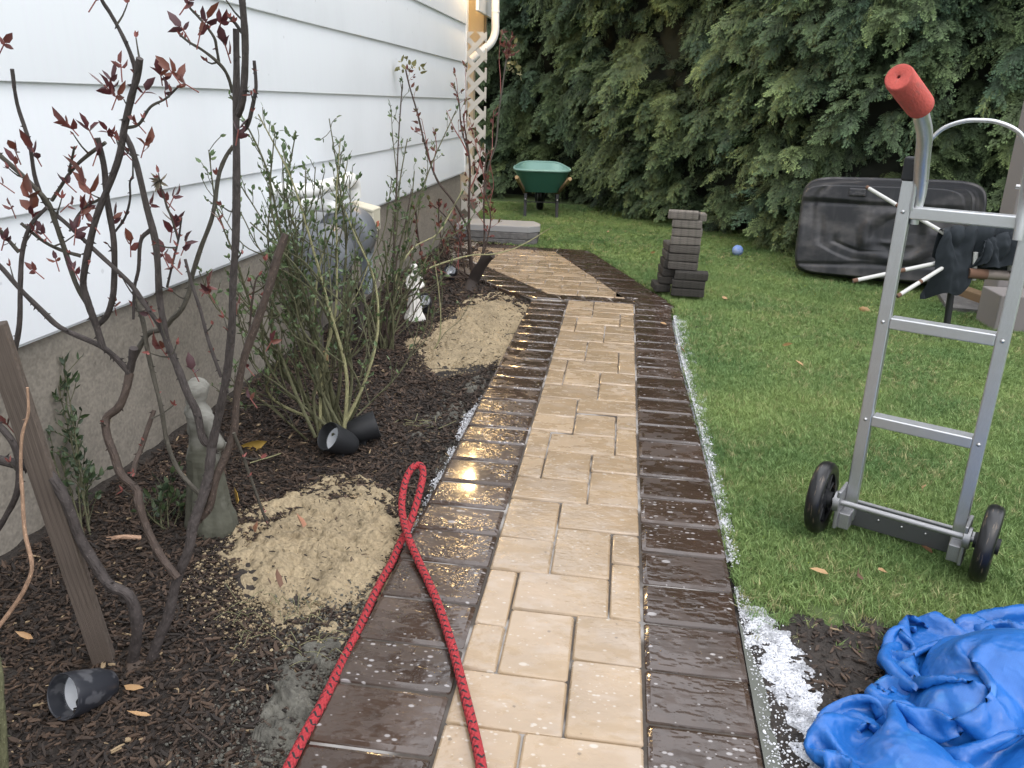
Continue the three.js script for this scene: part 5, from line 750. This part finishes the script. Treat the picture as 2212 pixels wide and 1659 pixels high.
// small leafed branching cane for the green roses; returns twig and leaf geometry
function leafy(c, r, from, per, twigs, leaves, size, zs = 1, droop = 0.25) {
  const L = c.getLength(), n = Math.max(2, Math.round(L * per));
  for (let i = 0; i < n; i++) {
    const t = lerp(from, 1, (i + rnd()) / n), p = c.getPoint(Math.min(1, t)), tg = c.getTangent(Math.min(1, t)), d = tg.clone().multiplyScalar(0.7).addScaledVector(rdir(0.2), 0.9).normalize(), l = rr(0.02, 0.085) * (1.15 - 0.3 * t);
    const e = p.clone().addScaledVector(d, l).add(V(0, l * 0.2, 0)); twigs.push(tube([p, p.clone().lerp(e, 0.5).add(V(rr(-1, 1), rr(-1, 1), rr(-1, 1)).multiplyScalar(0.006)), e], 0.0014, 4, 2, false));
    const m = 2 + Math.floor(rnd() * 3.4); for (let k = 0; k < m; k++) { const o = p.clone().lerp(e, k ? rr(0.35, 1) : 1), ll = size * rr(0.55, 1.25); leaves.push(aim(leaflet(ll, ll * rr(0.38, 0.6), rr(-0.2, 0.4), rr(0.2, 0.7)), o, d.clone().addScaledVector(rdir(0.1), 0.9), rr(0, 6.28))); }
  }
}
function greenRose(name, label, list, opt = {}) {
  const t = thing('rose_bush', label, 'rose bush'); const tw = [], lv = [[], [], []];
  for (const [pts, z0, z1, r0, r1, from = 0.5, per = 26, mat = M.caneGreen] of list) {
    const p3 = cane3(pts, z0, z1, 0.03), [, c] = caneMesh(p3, r0, r1, mat, t, { thorns: 0.7, seg: 6, per: 5 });
    const bag = []; leafy(c, r1, from, per * (opt.per ?? 1), tw, bag, opt.size ?? 0.02);
    for (let q = 0; q < (opt.side ?? 0); q++) { const t0 = rr(0.12, 0.75), a = c.getPoint(t0), tg = c.getTangent(t0), d = rdir(0.3), l = rr(0.1, 0.36) * (1.1 - 0.5 * t0), b = a.clone().addScaledVector(tg, l * 0.55).addScaledVector(d, l * 0.6), e = b.clone().addScaledVector(tg, l * 0.25).addScaledVector(d, l * 0.2).add(V(rr(-0.03, 0.03), l * 0.3, rr(-0.03, 0.03)));
      if (e.x < WX + 0.05) continue; const bareTwig = rnd() < 0.55; const sp = [a, a.clone().lerp(b, 0.5).add(V(rr(-1, 1), rr(-1, 1), rr(-1, 1)).multiplyScalar(0.015)), b, e]; tw.push(tube(sp, (s2) => lerp(r0 * 0.48, 0.0018, s2), 5, 4)); leafy(new THREE.CatmullRomCurve3(sp), 0.0015, bareTwig ? 0.75 : 0.4, bareTwig ? per * 0.35 : per * 0.7, tw, bag, opt.size ?? 0.02); } bag.forEach((g) => lv[Math.floor(rnd() * 3)].push(g));
  }
  mesh('twigs', tw, opt.twig ?? M.caneGreen, t).userData.kind = 'stuff';
  lv.forEach((g, i) => g.length && (mesh('leaves', g, (opt.leaf ?? M.leafGreen)[i], t).userData.kind = 'stuff'));
  return t;
}
seed = 31337;
{ const f = (x = 0) => [705 + x, 965];
  const C = [];
  const tips = [[498, 205, -2.75], [558, 247, -2.85], [617, 209, -2.95], [711, 256, -3.2], [639, 286, -3.0], [673, 294, -3.1], [592, 299, -2.8], [750, 354, -3.3], [780, 397, -3.4], [587, 414, -2.8], [451, 324, -2.7], [545, 320, -2.75], [579, 375, -2.9], [735, 300, -3.15], [690, 420, -3.0], [655, 450, -2.9], [620, 520, -2.8], [760, 480, -3.3], [540, 480, -2.7], [800, 560, -3.3], [700, 520, -3.0], [610, 340, -2.9], [660, 370, -3.05], [820, 640, -3.3], [560, 560, -2.75], [720, 390, -3.15], [640, 240, -3.05], [520, 400, -2.7], [560, 660, -2.7], [545, 720, -2.75], [810, 720, -3.1], [600, 780, -2.8], [790, 690, -3.2], [500, 620, -2.7]];
  tips.filter((q, i) => i % 3 !== 2).forEach(([x, y, z], i) => { const b = [672 + rr(0, 80), 952 - rr(0, 30)], sw = rr(-80, 80), n = 5, pts = []; for (let k = 0; k <= n; k++) { const s = k / n, e = Math.pow(s, 1.35); pts.push([lerp(b[0], x, lerp(s, e, 0.7)) + sw * Math.sin(s * 3.14) + rr(-20, 20) * (s > 0 && s < 1), lerp(b[1], y, s)]); } C.push([pts, -2.93 + rr(-0.12, 0.12), z, rr(0.0055, 0.0092), 0.0022, 0.42, 24, i % 4 === 1 ? M.canePale : M.caneGreen]); });
  C.push([[[676, 962], [630, 920], [583, 878], [556, 862], [531, 851]], -2.92, -2.7, 0.004, 0.0025, 0.6, 10], [[[770, 899], [815, 855], [860, 809], [888, 764], [905, 700]], -2.95, -3.2, 0.004, 0.002, 0.6, 12]);
  greenRose('rose_bush', 'wide green rose with many thin canes and small fresh leaves by the meter', C, { size: 0.021, side: 4, per: 0.6, leaf: [leafM(0.1, 0.16, 0.06), leafM(0.135, 0.185, 0.075), leafM(0.07, 0.115, 0.045)] }); }
{ const C = []; const tips = [[889, 408, -4.4], [985, 239, -4.7], [895, 370, -4.5], [869, 181, -4.7], [900, 520, -4.4], [850, 470, -4.2], [935, 580, -4.5], [865, 560, -4.2], [830, 520, -4.1], [960, 500, -4.6], [880, 300, -4.6], [805, 600, -4.1], [915, 640, -4.4], [780, 640, -4.0], [990, 430, -4.7], [845, 640, -4.2]];
  tips.forEach(([x, y, z], i) => { const b = [835 + rr(-22, 26), 775 - rr(0, 14)], pts = [], sw = rr(-16, 16); for (let k = 0; k <= 5; k++) { const s = k / 5; pts.push([lerp(b[0], x, Math.pow(s, 1.2)) + sw * Math.sin(s * 3.14) + rr(-4, 4) * (s > 0 && s < 1), lerp(b[1], y, s)]); } C.push([pts, -4.2, z, rr(0.005, 0.0085), 0.003, 0.4, 15, i % 3 ? M.caneGreen : M.caneBrown]); });
  C.push([[[930, 765], [948, 735], [952, 690], [948, 630], [938, 560]], -4.3, -4.4, 0.004, 0.003, 0.7, 4, M.canePale]);
  greenRose('rose_bush', 'sparse olive rose standing behind the white statuette with long bare canes', C, { size: 0.024, side: 2, per: 0.7 }); }
{ const B = M.caneBrown, C = [
    [[[1025, 605], [1018, 560], [1012, 500], [1007, 485], [978, 434], [946, 392], [927, 344], [914, 296], [901, 242], [885, 188], [876, 150]], -6.1, -6.0, 0.011, 0.005, 0.55, 8, B],
    [[[1022, 600], [1015, 549], [1013, 440], [1015, 360], [1007, 296], [1000, 250]], -6.1, -6.1, 0.014, 0.004, 0.35, 12, B],
    [[[1030, 590], [1045, 530], [1045, 440], [1048, 360], [1052, 330]], -6.1, -6.3, 0.009, 0.004, 0.4, 12, B],
    [[[1047, 420], [1055, 360], [1071, 312], [1077, 248], [1087, 175], [1092, 140], [1100, 95]], -6.25, -6.5, 0.008, 0.005, 0.85, 16, M.caneGrey],
    [[[1012, 330], [997, 280], [991, 216], [981, 184]], -6.1, -6.1, 0.006, 0.003, 0.3, 12, B],
    [[[1008, 620], [1000, 560], [985, 500], [955, 460], [930, 440]], -6.1, -6.0, 0.007, 0.004, 0.3, 16, B],
    [[[1010, 600], [968, 560], [950, 500], [947, 430]], -6.1, -5.9, 0.007, 0.004, 0.3, 18, B],
    [[[1015, 600], [930, 590], [905, 520], [898, 450]], -6.1, -5.8, 0.007, 0.004, 0.3, 18, B],
    [[[1030, 600], [1052, 520], [1060, 470], [1050, 420]], -6.1, -6.2, 0.006, 0.004, 0.3, 16, B]];
  const t = greenRose('rose_bush', 'old rose with a thick stump and reddish shoots in front of the lattice', C, { size: 0.036, side: 2, leaf: [M.leafRed[3], M.leafRed[1], leafM(0.13, 0.13, 0.05)], twig: M.leafStem });
  mesh('stump', [tube([G(1012, 640, -0.05), Z(1020, 610, -6.1), Z(1036, 580, -6.08), Z(1050, 560, -6.05), Z(1063, 550, -6.03)], (q) => 0.05 - 0.018 * q + 0.006 * noise(q * 7, 3), 10, 5)], std({ color: lin(0.035, 0.026, 0.022), roughness: 0.9, map: null }), t);
  seed = 606; const lf = []; const P = [[875, 128, -6.0], [868, 145, -6.0], [888, 140, -6.0], [905, 150, -6.0], [1104, 100, -6.5], [1098, 130, -6.5], [1112, 140, -6.5], [1118, 160, -6.5], [1095, 150, -6.5]];
  for (const [x, y, z] of P) for (let i = 0; i < 5; i++) lf.push(aim(leaflet(rr(0.035, 0.055), rr(0.022, 0.03), 0.3, 0.4), Z(x + rr(-8, 8), y + rr(-8, 8), z), rdir(-0.1), rr(0, 6)));
  mesh('leaves', lf, leafM(0.2, 0.19, 0.07), t).userData.kind = 'stuff';
  const lo = thing('rose_cane', 'long thin arching green cane reaching out over the brick path', 'cane');
  caneMesh([[860, 625, -5.0], [873, 607, -5.1], [937, 575, -5.3], [1020, 551, -5.5], [1065, 549, -5.6], [1113, 536, -5.7], [1150, 517, -5.75], [1172, 503, -5.8], [1195, 489, -5.8]].map((p) => Z(...p)), 0.0065, 0.0028, M.canePale, lo, { thorns: 0.6 });
  const lo2 = thing('rose_cane', 'pale bent cane leaning from the white statuette towards the lattice', 'cane');
  caneMesh([[848, 640, -4.9], [860, 588, -5.0], [892, 536, -5.2], [946, 504, -5.5], [978, 450, -5.7], [1000, 408, -5.8]].map((p) => Z(...p)), 0.0065, 0.004, M.canePale, lo2, { thorns: 0.6 });
}
{ // low leafy seedlings by the foundation
  seed = 2024; const mk = (label, tips, b, z0, z1, sz) => { const C = tips.map(([x, y]) => { const q = [b[0] + rr(-25, 25), b[1] + rr(-20, 10)]; return [[q, [lerp(q[0], x, 0.5) + rr(-8, 8), lerp(q[1], y, 0.5)], [x, y]], z0, z1, 0.003, 0.0015, 0.25, 34]; }); const t = greenRose('x', label, C, { size: sz, leaf: [leafM(0.045, 0.075, 0.03), leafM(0.06, 0.095, 0.035), leafM(0.035, 0.06, 0.028)] }); t.name = numbered('leafy_seedling'); t.userData.category = 'plant'; };
  mk('upright dark leafed seedling growing between the stake and foundation', [[125, 830], [135, 770], [160, 920], [175, 1000], [100, 890], [60, 790], [190, 1020]], [185, 1180], -2.05, -2.25, 0.026);
  mk('low dark green leafy weed at the foot of the mossy statuette', [[380, 1060], [350, 1080], [395, 1090], [330, 1100], [365, 1040], [345, 1120], [310, 1090]], [360, 1160], -2.12, -2.2, 0.03);
}
{ // statuettes
  const fig = (k, pose) => { const c = []; const P = (x, y, z) => [x * k, y * k, z * k]; // a standing robed figure one unit tall
    c.push([P(0, 0.93, 0.01), P(0.005, 0.90, 0.012), 0.058 * k, 0.05 * k], [P(0, 0.9, -0.02), P(0, 0.84, -0.03), 0.05 * k, 0.036 * k], [P(0, 0.86, 0), P(0, 0.79, 0), 0.026 * k, 0.03 * k]);
    c.push([P(-0.07, 0.765, 0), P(0.07, 0.765, 0), 0.042 * k, 0.042 * k], [P(0, 0.75, 0), P(0, 0.6, 0), 0.07 * k, 0.062 * k], [P(0, 0.6, 0), P(0.0, 0.5, 0), 0.06 * k, 0.085 * k], [P(0, 0.5, 0), P(0.0, 0.1, 0), 0.088 * k, 0.135 * k]);
    c.push([P(-0.1, 0.76, 0), P(-0.13, 0.62, 0.03), 0.034 * k, 0.03 * k], [P(-0.13, 0.62, 0.03), P(-0.05, 0.55, 0.12), 0.03 * k, 0.022 * k], [P(0.1, 0.76, 0), P(0.14, 0.62, 0.02), 0.034 * k, 0.03 * k], [P(0.14, 0.62, 0.02), pose ? P(0.17, 0.46, 0.06) : P(0.06, 0.6, 0.12), 0.03 * k, 0.022 * k]);
    if (pose) c.push([P(0.17, 0.42, 0.06), P(0.18, 0.34, 0.06), 0.045 * k, 0.055 * k]);
    c.push([P(-0.03, 0.05, 0), P(0.05, 0.03, 0.02), 0.14 * k, 0.13 * k]); return c; };
  const build = (name, label, pos, k, turn, pose, mat) => { const t = thing(name, label, 'statuette', pos, turn); mesh('figure', [blob(fig(k, pose), k * 1.12, 76, V(0, k * 0.5, 0), 0.022 * k * 2, (x, y, z) => { const q = y / k; return (q < 0.58 ? 0.007 * k * Math.sin(Math.atan2(z, x) * 11 + q * 5) * sstep(0.58, 0.35, q) : 0) + (q > 0.84 ? 0.003 * k * Math.sin(x / k * 160 + q * 70) : 0) + 0.004 * k * noise(x / k * 20, y / k * 20, z / k * 20); })], mat, t); return t; };
  const mossy = std({ color: lin(1, 1, 1), roughness: 0.92, map: tex(256, (u, v) => { const g = pf(u, v, 6, 6, 5, 520), m = sstep(0.3, 0.62, 1.1 * (pf(u, v, 7, 5, 5, 530) - 0.25) + 0.42 * sstep(0.8, 0.2, v)); return mixc([0.2 * (0.7 + 0.5 * g), 0.195 * (0.7 + 0.5 * g), 0.172 * (0.7 + 0.5 * g)], [0.052, 0.053, 0.034], m * 0.85); }, { srgb: true }), bumpMap: tex(256, (u, v) => 0.6 * pf(u, v, 20, 20, 4, 535) + 0.4 * pf(u, v, 6, 30, 3, 538)), bumpScale: 0.008 });
  const s = build('garden_statuette', 'weathered mossy robed garden statuette seen from behind, by foundation', V(-1.245, -0.035, -2.19), 0.53, 2.5, true, mossy);
  { const g = s.children[0].geometry, p = g.attributes.position, U = []; for (let i = 0; i < p.count; i++) U.push((p.getX(i) + p.getZ(i)) * 2.2, p.getY(i) / 0.56); g.setAttribute('uv', new THREE.Float32BufferAttribute(U, 2)); }
  mesh('mossy_slab', [place(new THREE.SphereGeometry(1, 20, 14).scale(0.05, 0.17, 0.025), V(0.06, 0.17, 0.05))], plain(0.06, 0.068, 0.04, 0.95), s);
  build('garden_statuette', 'small bright white robed statuette standing among the rose canes', V(-1.27, -0.02, -4.88), 0.37, 0.6, false, M.statueWhite);
}
// black garden spotlights and the two small silver ones
function spotlight(label, pos, dir, rad, len, group, dark) {
  const t = thing('garden_spotlight', label, 'garden light', pos, 0, group), q = new THREE.Quaternion().setFromUnitVectors(V(0, 0, 1), dir.clone().normalize()), h = new THREE.Group(); h.name = 'housing_group';
  const lathe = (pts, seg = 32) => { const g = new THREE.LatheGeometry(pts.map((p) => new THREE.Vector2(...p)), seg); g.rotateX(Math.PI / 2); g.applyQuaternion(q); return g; };
  const R = rad, up = R * 1.05;
  mesh('housing', [mv(lathe([[0, -len * 0.62], [R * 0.36, -len * 0.6], [R * 0.64, -len * 0.5], [R * 0.82, -len * 0.3], [R * 0.93, 0], [R, len * 0.3], [R * 1.01, len * 0.45], [R * 0.985, len * 0.46], [R * 0.94, len * 0.44], [R * 0.86, len * 0.14]]), 0, up, 0)], dark ? M.black : M.spot, t);
  const rf = mesh('reflector', [mv(lathe([[R * 0.86, len * 0.15], [R * 0.7, -len * 0.04], [R * 0.45, -len * 0.26], [R * 0.15, -len * 0.33], [0.001, -len * 0.34]]), 0, up, 0)], M.reflector, t);
  mesh('bulb', [mv(lathe([[0, -len * 0.1], [R * 0.14, -len * 0.14], [R * 0.16, -len * 0.3]], 12), 0, up, 0)], plain(0.75, 0.75, 0.72, 0.3), rf);
  const ds = []; for (let i = 0; i <= 10; i++) { const a = i / 10 * 1.5708; ds.push([R * 0.855 * Math.cos(a) + 0.0001, len * 0.155 + R * 0.3 * Math.sin(a)]); } mesh('lens', [mv(lathe(ds), 0, up, 0)], M.glass, t);
  mesh('stake', [rod(V(0, up * 0.4, 0), V(0.01, -0.1, 0.005), 0.014, 10, 0.006), mv(box(0.04, 0.05, 0.03, 0.006), 0, up * 0.15, 0)], M.black, t);
  return t;
}
M.reflector = plain(0.85, 0.86, 0.87, 0.35, 0.35);
M.spot = std({ color: lin(1, 1, 1), roughness: 0.42, side: THREE.DoubleSide, map: tex(256, (u, v) => { const d = sstep(0.5, 0.68, pf(u, v, 6, 6, 5, 540)); return mixc([0.02, 0.022, 0.028], [0.12, 0.12, 0.13], d * 0.5); }, { srgb: true, rep: [2, 2] }) });
{ const p = G(190, 1525, -0.02); spotlight('black garden spotlight with a clear lens lying on mulch near the stake', p.clone().add(V(0.0, -0.01, 0)), V(-0.3, 0.36, 0.88), 0.05, 0.125, 'garden spotlights in the bed'); }
{ const p = G(735, 982, -0.02); spotlight('black garden spotlight with bright reflector at the foot of the green rose', p, V(-0.5, 0.55, 0.7), 0.056, 0.14, 'garden spotlights in the bed', true); }
{ const p = G(782, 955, -0.02); spotlight('black garden spotlight turned away beside the green rose', p, V(0.85, 0.25, -0.35), 0.055, 0.14, 'garden spotlights in the bed', true); }
{ const p = G(976, 606, -0.01), t = spotlight('small silver garden light by the old rose stump', p.clone().add(V(0, 0.02, 0)), V(-0.2, 0.35, 0.8), 0.05, 0.08, 'garden spotlights in the bed'); }
{ const p = G(918, 676, -0.01), t = spotlight('small silver garden light just behind the white statuette', p.clone().add(V(0, 0.02, 0)), V(-0.1, 0.45, 0.8), 0.05, 0.08, 'garden spotlights in the bed'); }
{ // gas meter with its pipes on the foundation
  const t = thing('gas_meter', 'grey round gas meter with cream index box behind the green rose', 'gas meter', V(-1.52, 0.5, -4.1));
  const lt = (pts, p, m, name, ry = 0) => { const g = new THREE.LatheGeometry(pts.map((q) => new THREE.Vector2(...q)), 36); g.rotateX(Math.PI / 2); g.rotateY(ry); return mesh(name, [mv(g, ...p)], m, t); };
  lt([[0, 0.1], [0.1, 0.1], [0.125, 0.085], [0.13, 0.06], [0.155, 0.055], [0.16, 0.03], [0.155, 0.01], [0.15, -0.12], [0.13, -0.14], [0, -0.14]], [0.02, 0.04, 0.18], M.meter, 'regulator', 0.12);
  lt([[0, 0.09], [0.11, 0.09], [0.14, 0.06], [0.15, 0.02], [0.15, -0.1], [0.12, -0.13], [0, -0.13]], [0.02, 0.09, -0.22], M.meter, 'body', 0.1);
  const ib = mesh('index_box', [mv(box(0.15, 0.13, 0.14, 0.012), 0.02, 0.13, -0.55), place(box(0.155, 0.02, 0.15, 0.008), V(0.02, 0.205, -0.55), 0, 0, -0.22)], M.cream, t);
  mesh('label', [mv(box(0.002, 0.03, 0.05, 0.0005), 0.0975, 0.11, -0.55), mv(box(0.055, 0.028, 0.002, 0.0005), 0.035, 0.11, -0.479)], plain(0.5, 0.16, 0.1, 0.6), ib);
  mesh('mounting_plate', [mv(box(0.05, 0.34, 0.09, 0.008), 0.04, -0.12, -0.5)], plain(0.27, 0.31, 0.35, 0.5), t);
  mesh('valve', [rod(V(0.068, -0.02, -0.5), V(0.078, -0.02, -0.5), 0.034, 20), rod(V(0.04, -0.02, -0.45), V(0.04, -0.02, -0.44), 0.034, 20)], plain(0.12, 0.14, 0.16, 0.5), t);
  mesh('pipe', [tube([V(0.02, -0.06, 0.1), V(0.02, -0.16, 0.1), V(0.02, -0.2, 0.02), V(0.02, -0.2, -0.3), V(0.02, -0.24, -0.4), V(0.02, -0.5, -0.4)], 0.026, 12, 5), tube([V(0.02, 0, -0.22), V(0.02, -0.3, -0.22), V(0.02, -0.55, -0.22)], 0.024, 12, 4), tube([V(0.0, -0.05, 0.18), V(0.0, -0.55, 0.2)], 0.022, 12, 3)], M.meterDark, t);
  const v = thing('vent_pipe', 'white plastic elbow pipes coming out of the siding above the meter', 'pipe', V(-1.6, 0.86, -4.3));
  mesh('pipe', [tube([V(-0.16, 0.0, 0.42), V(0, 0.0, 0.42), V(0.05, 0.0, 0.38), V(0.055, 0.0, 0.2), V(0.055, 0, -0.1), V(0.055, 0.0, -0.24), V(0.055, -0.03, -0.29), V(0.055, -0.09, -0.3)], 0.036, 14, 6)], M.white, v);
  mesh('elbow', [tube([V(0.055, 0.0, -0.17), V(0.055, 0.0, -0.24), V(0.055, -0.03, -0.29), V(0.055, -0.1, -0.3)], 0.044, 16, 6)], M.white, v);
  mesh('lower_pipe', [tube([V(-0.16, -0.11, 0.05), V(0.02, -0.11, 0.05), V(0.05, -0.13, 0.02), V(0.05, -0.22, 0.0), V(0.04, -0.3, 0)], 0.036, 14, 6)], M.white, v);
}
{ // fallen leaves and twigs
  seed = 808;
  const dead = (label, cat, p, l, w, mat, grp, tilt = 0.5) => { const m = mesh('fallen_leaf', [aim(leaflet(l, w, rr(0.1, 0.5), rr(0.3, 0.9)), V(0, 0, 0), V(rr(-1, 1), rr(0.02, tilt), rr(-1, 1)), rr(-0.7, 0.7) + 1.57)], mat, scene, p); return tag(m, label, cat, grp); };
  const Y = M.leafYellow;
  dead('curled yellow leaf on the mulch right of the mossy statuette', 'leaf', G(521, 962, 0.02), 0.09, 0.06, Y[0], null);
  dead('yellow curled leaf lying at the upper edge of the near sand', 'leaf', G(512, 1090, 0.01), 0.06, 0.04, Y[0], null);
  dead('pinkish dry leaf beside the yellow leaf on the sand edge', 'leaf', G(545, 1140, 0.01), 0.06, 0.035, Y[2], null);
  dead('orange lobed dry leaf lying on the near sand heap', 'leaf', G(655, 1140, 0.025), 0.055, 0.04, Y[2], null);
  dead('brown upright dry leaf stuck in the near sand heap', 'leaf', G(605, 1270, 0.03), 0.06, 0.025, M.rust, null, 2.5);
  dead('tan dry leaf leaning on the nearest garden spotlight', 'leaf', G(268, 1480, 0.0), 0.05, 0.02, Y[1], null, 2);
  dead('tan bark flake on mulch left of the nearest garden spotlight', 'leaf', G(72, 1380, 0.0), 0.045, 0.014, Y[1], null, 0.3);
  dead('bright tan bark flake lying on mulch near the spotlight', 'leaf', G(326, 1545, 0.0), 0.05, 0.014, Y[1], null, 0.3);
  dead('pale tan leaf hanging low in the green rose', 'leaf', Z(690, 762, -3.05), 0.08, 0.05, Y[1], null);
  dead('brown curled leaf on the grass in front of the hand truck', 'leaf', G(1855, 1238, 0.012), 0.055, 0.035, M.rust, null);
  dead('small tan leaf on the lawn between hand truck rails', 'leaf', G(2015, 1195, 0.012), 0.04, 0.025, Y[2], null);
  dead('tan leaf on the lawn left of the black tub', 'leaf', G(1855, 665, 0.0), 0.09, 0.04, Y[1], null);
  for (const [x, y, where] of [[1200, 455, 'between the wheelbarrow legs'], [1060, 440, 'beside the lattice bottom'], [1225, 478, 'right of the wheelbarrow leg'], [1110, 487, 'just behind the pale corner slab'], [1390, 575, 'left of the brick pile foot'], [1405, 545, 'behind the brick pile'], [1340, 530, 'behind the far path bend'], [1690, 745, 'left of the upper truck rail'], [1735, 790, 'beside the truck rail middle'], [1990, 1050, 'behind the truck nose plate'], [1440, 700, 'at the path bend edge'], [1790, 1240, 'in front of the left truck wheel'], [1915, 1235, 'right of the brown curled leaf'], [1480, 760, 'near the far white powder line'], [1310, 500, 'between wheelbarrow and brick pile'], [1560, 640, 'right of the brick pile foot']]) dead(`small pale dry leaf lying ${where}`, 'leaf', G(x, y, 0.01), rr(0.03, 0.06), rr(0.02, 0.03), Y[1], 'small dry leaves scattered on the lawn', 0.2);
  const stick = (label, pts, r, mat) => tag(mesh('twig', [tube(pts, r, 6, 4)], mat), label, 'twig');
  stick('pale dry stick lying on mulch left of the mossy statuette', [G(232, 1165, 0.0), G(268, 1160, 0.01), G(305, 1162, 0.0)], 0.008, M.caneTan);
  stick('thin brown twig lying on the mulch right of nearest spotlight', [G(385, 1545, 0.0), G(430, 1580, 0.01), G(478, 1615, 0.0)], 0.0025, M.caneBrown);
  stick('straw coloured twig lying on mulch above the near spotlight rose', [G(540, 1000, 0.0), G(590, 985, 0.01), G(610, 978, 0.0)], 0.0025, M.canePale);
  const straw = []; for (let i = 0; i < 46; i++) { const c = G(rr(500, 720), rr(1290, 1440), 0.0), a = rnd() * 6.28, l = rr(0.02, 0.07); straw.push(tube([c, c.clone().add(V(Math.cos(a) * l * 0.5, rr(0.005, 0.03), Math.sin(a) * l * 0.5)), c.clone().add(V(Math.cos(a) * l, rr(0, 0.02), Math.sin(a) * l))], 0.0011, 4, 2, false)); }
  for (let i = 0; i < 14; i++) { const c = G(rr(860, 960), rr(905, 930), 0.0), a = rnd() * 6.28, l = rr(0.03, 0.08); straw.push(tube([c, c.clone().add(V(Math.cos(a) * l, rr(0, 0.03), Math.sin(a) * l))], 0.0015, 4, 2, false)); }
  tag(mesh('dry_grass', straw, M.canePale), 'tufts of pale dry grass lying at the lower edge of the sand', 'dry grass', null, 'stuff');
}
renderer.render(scene, camera);
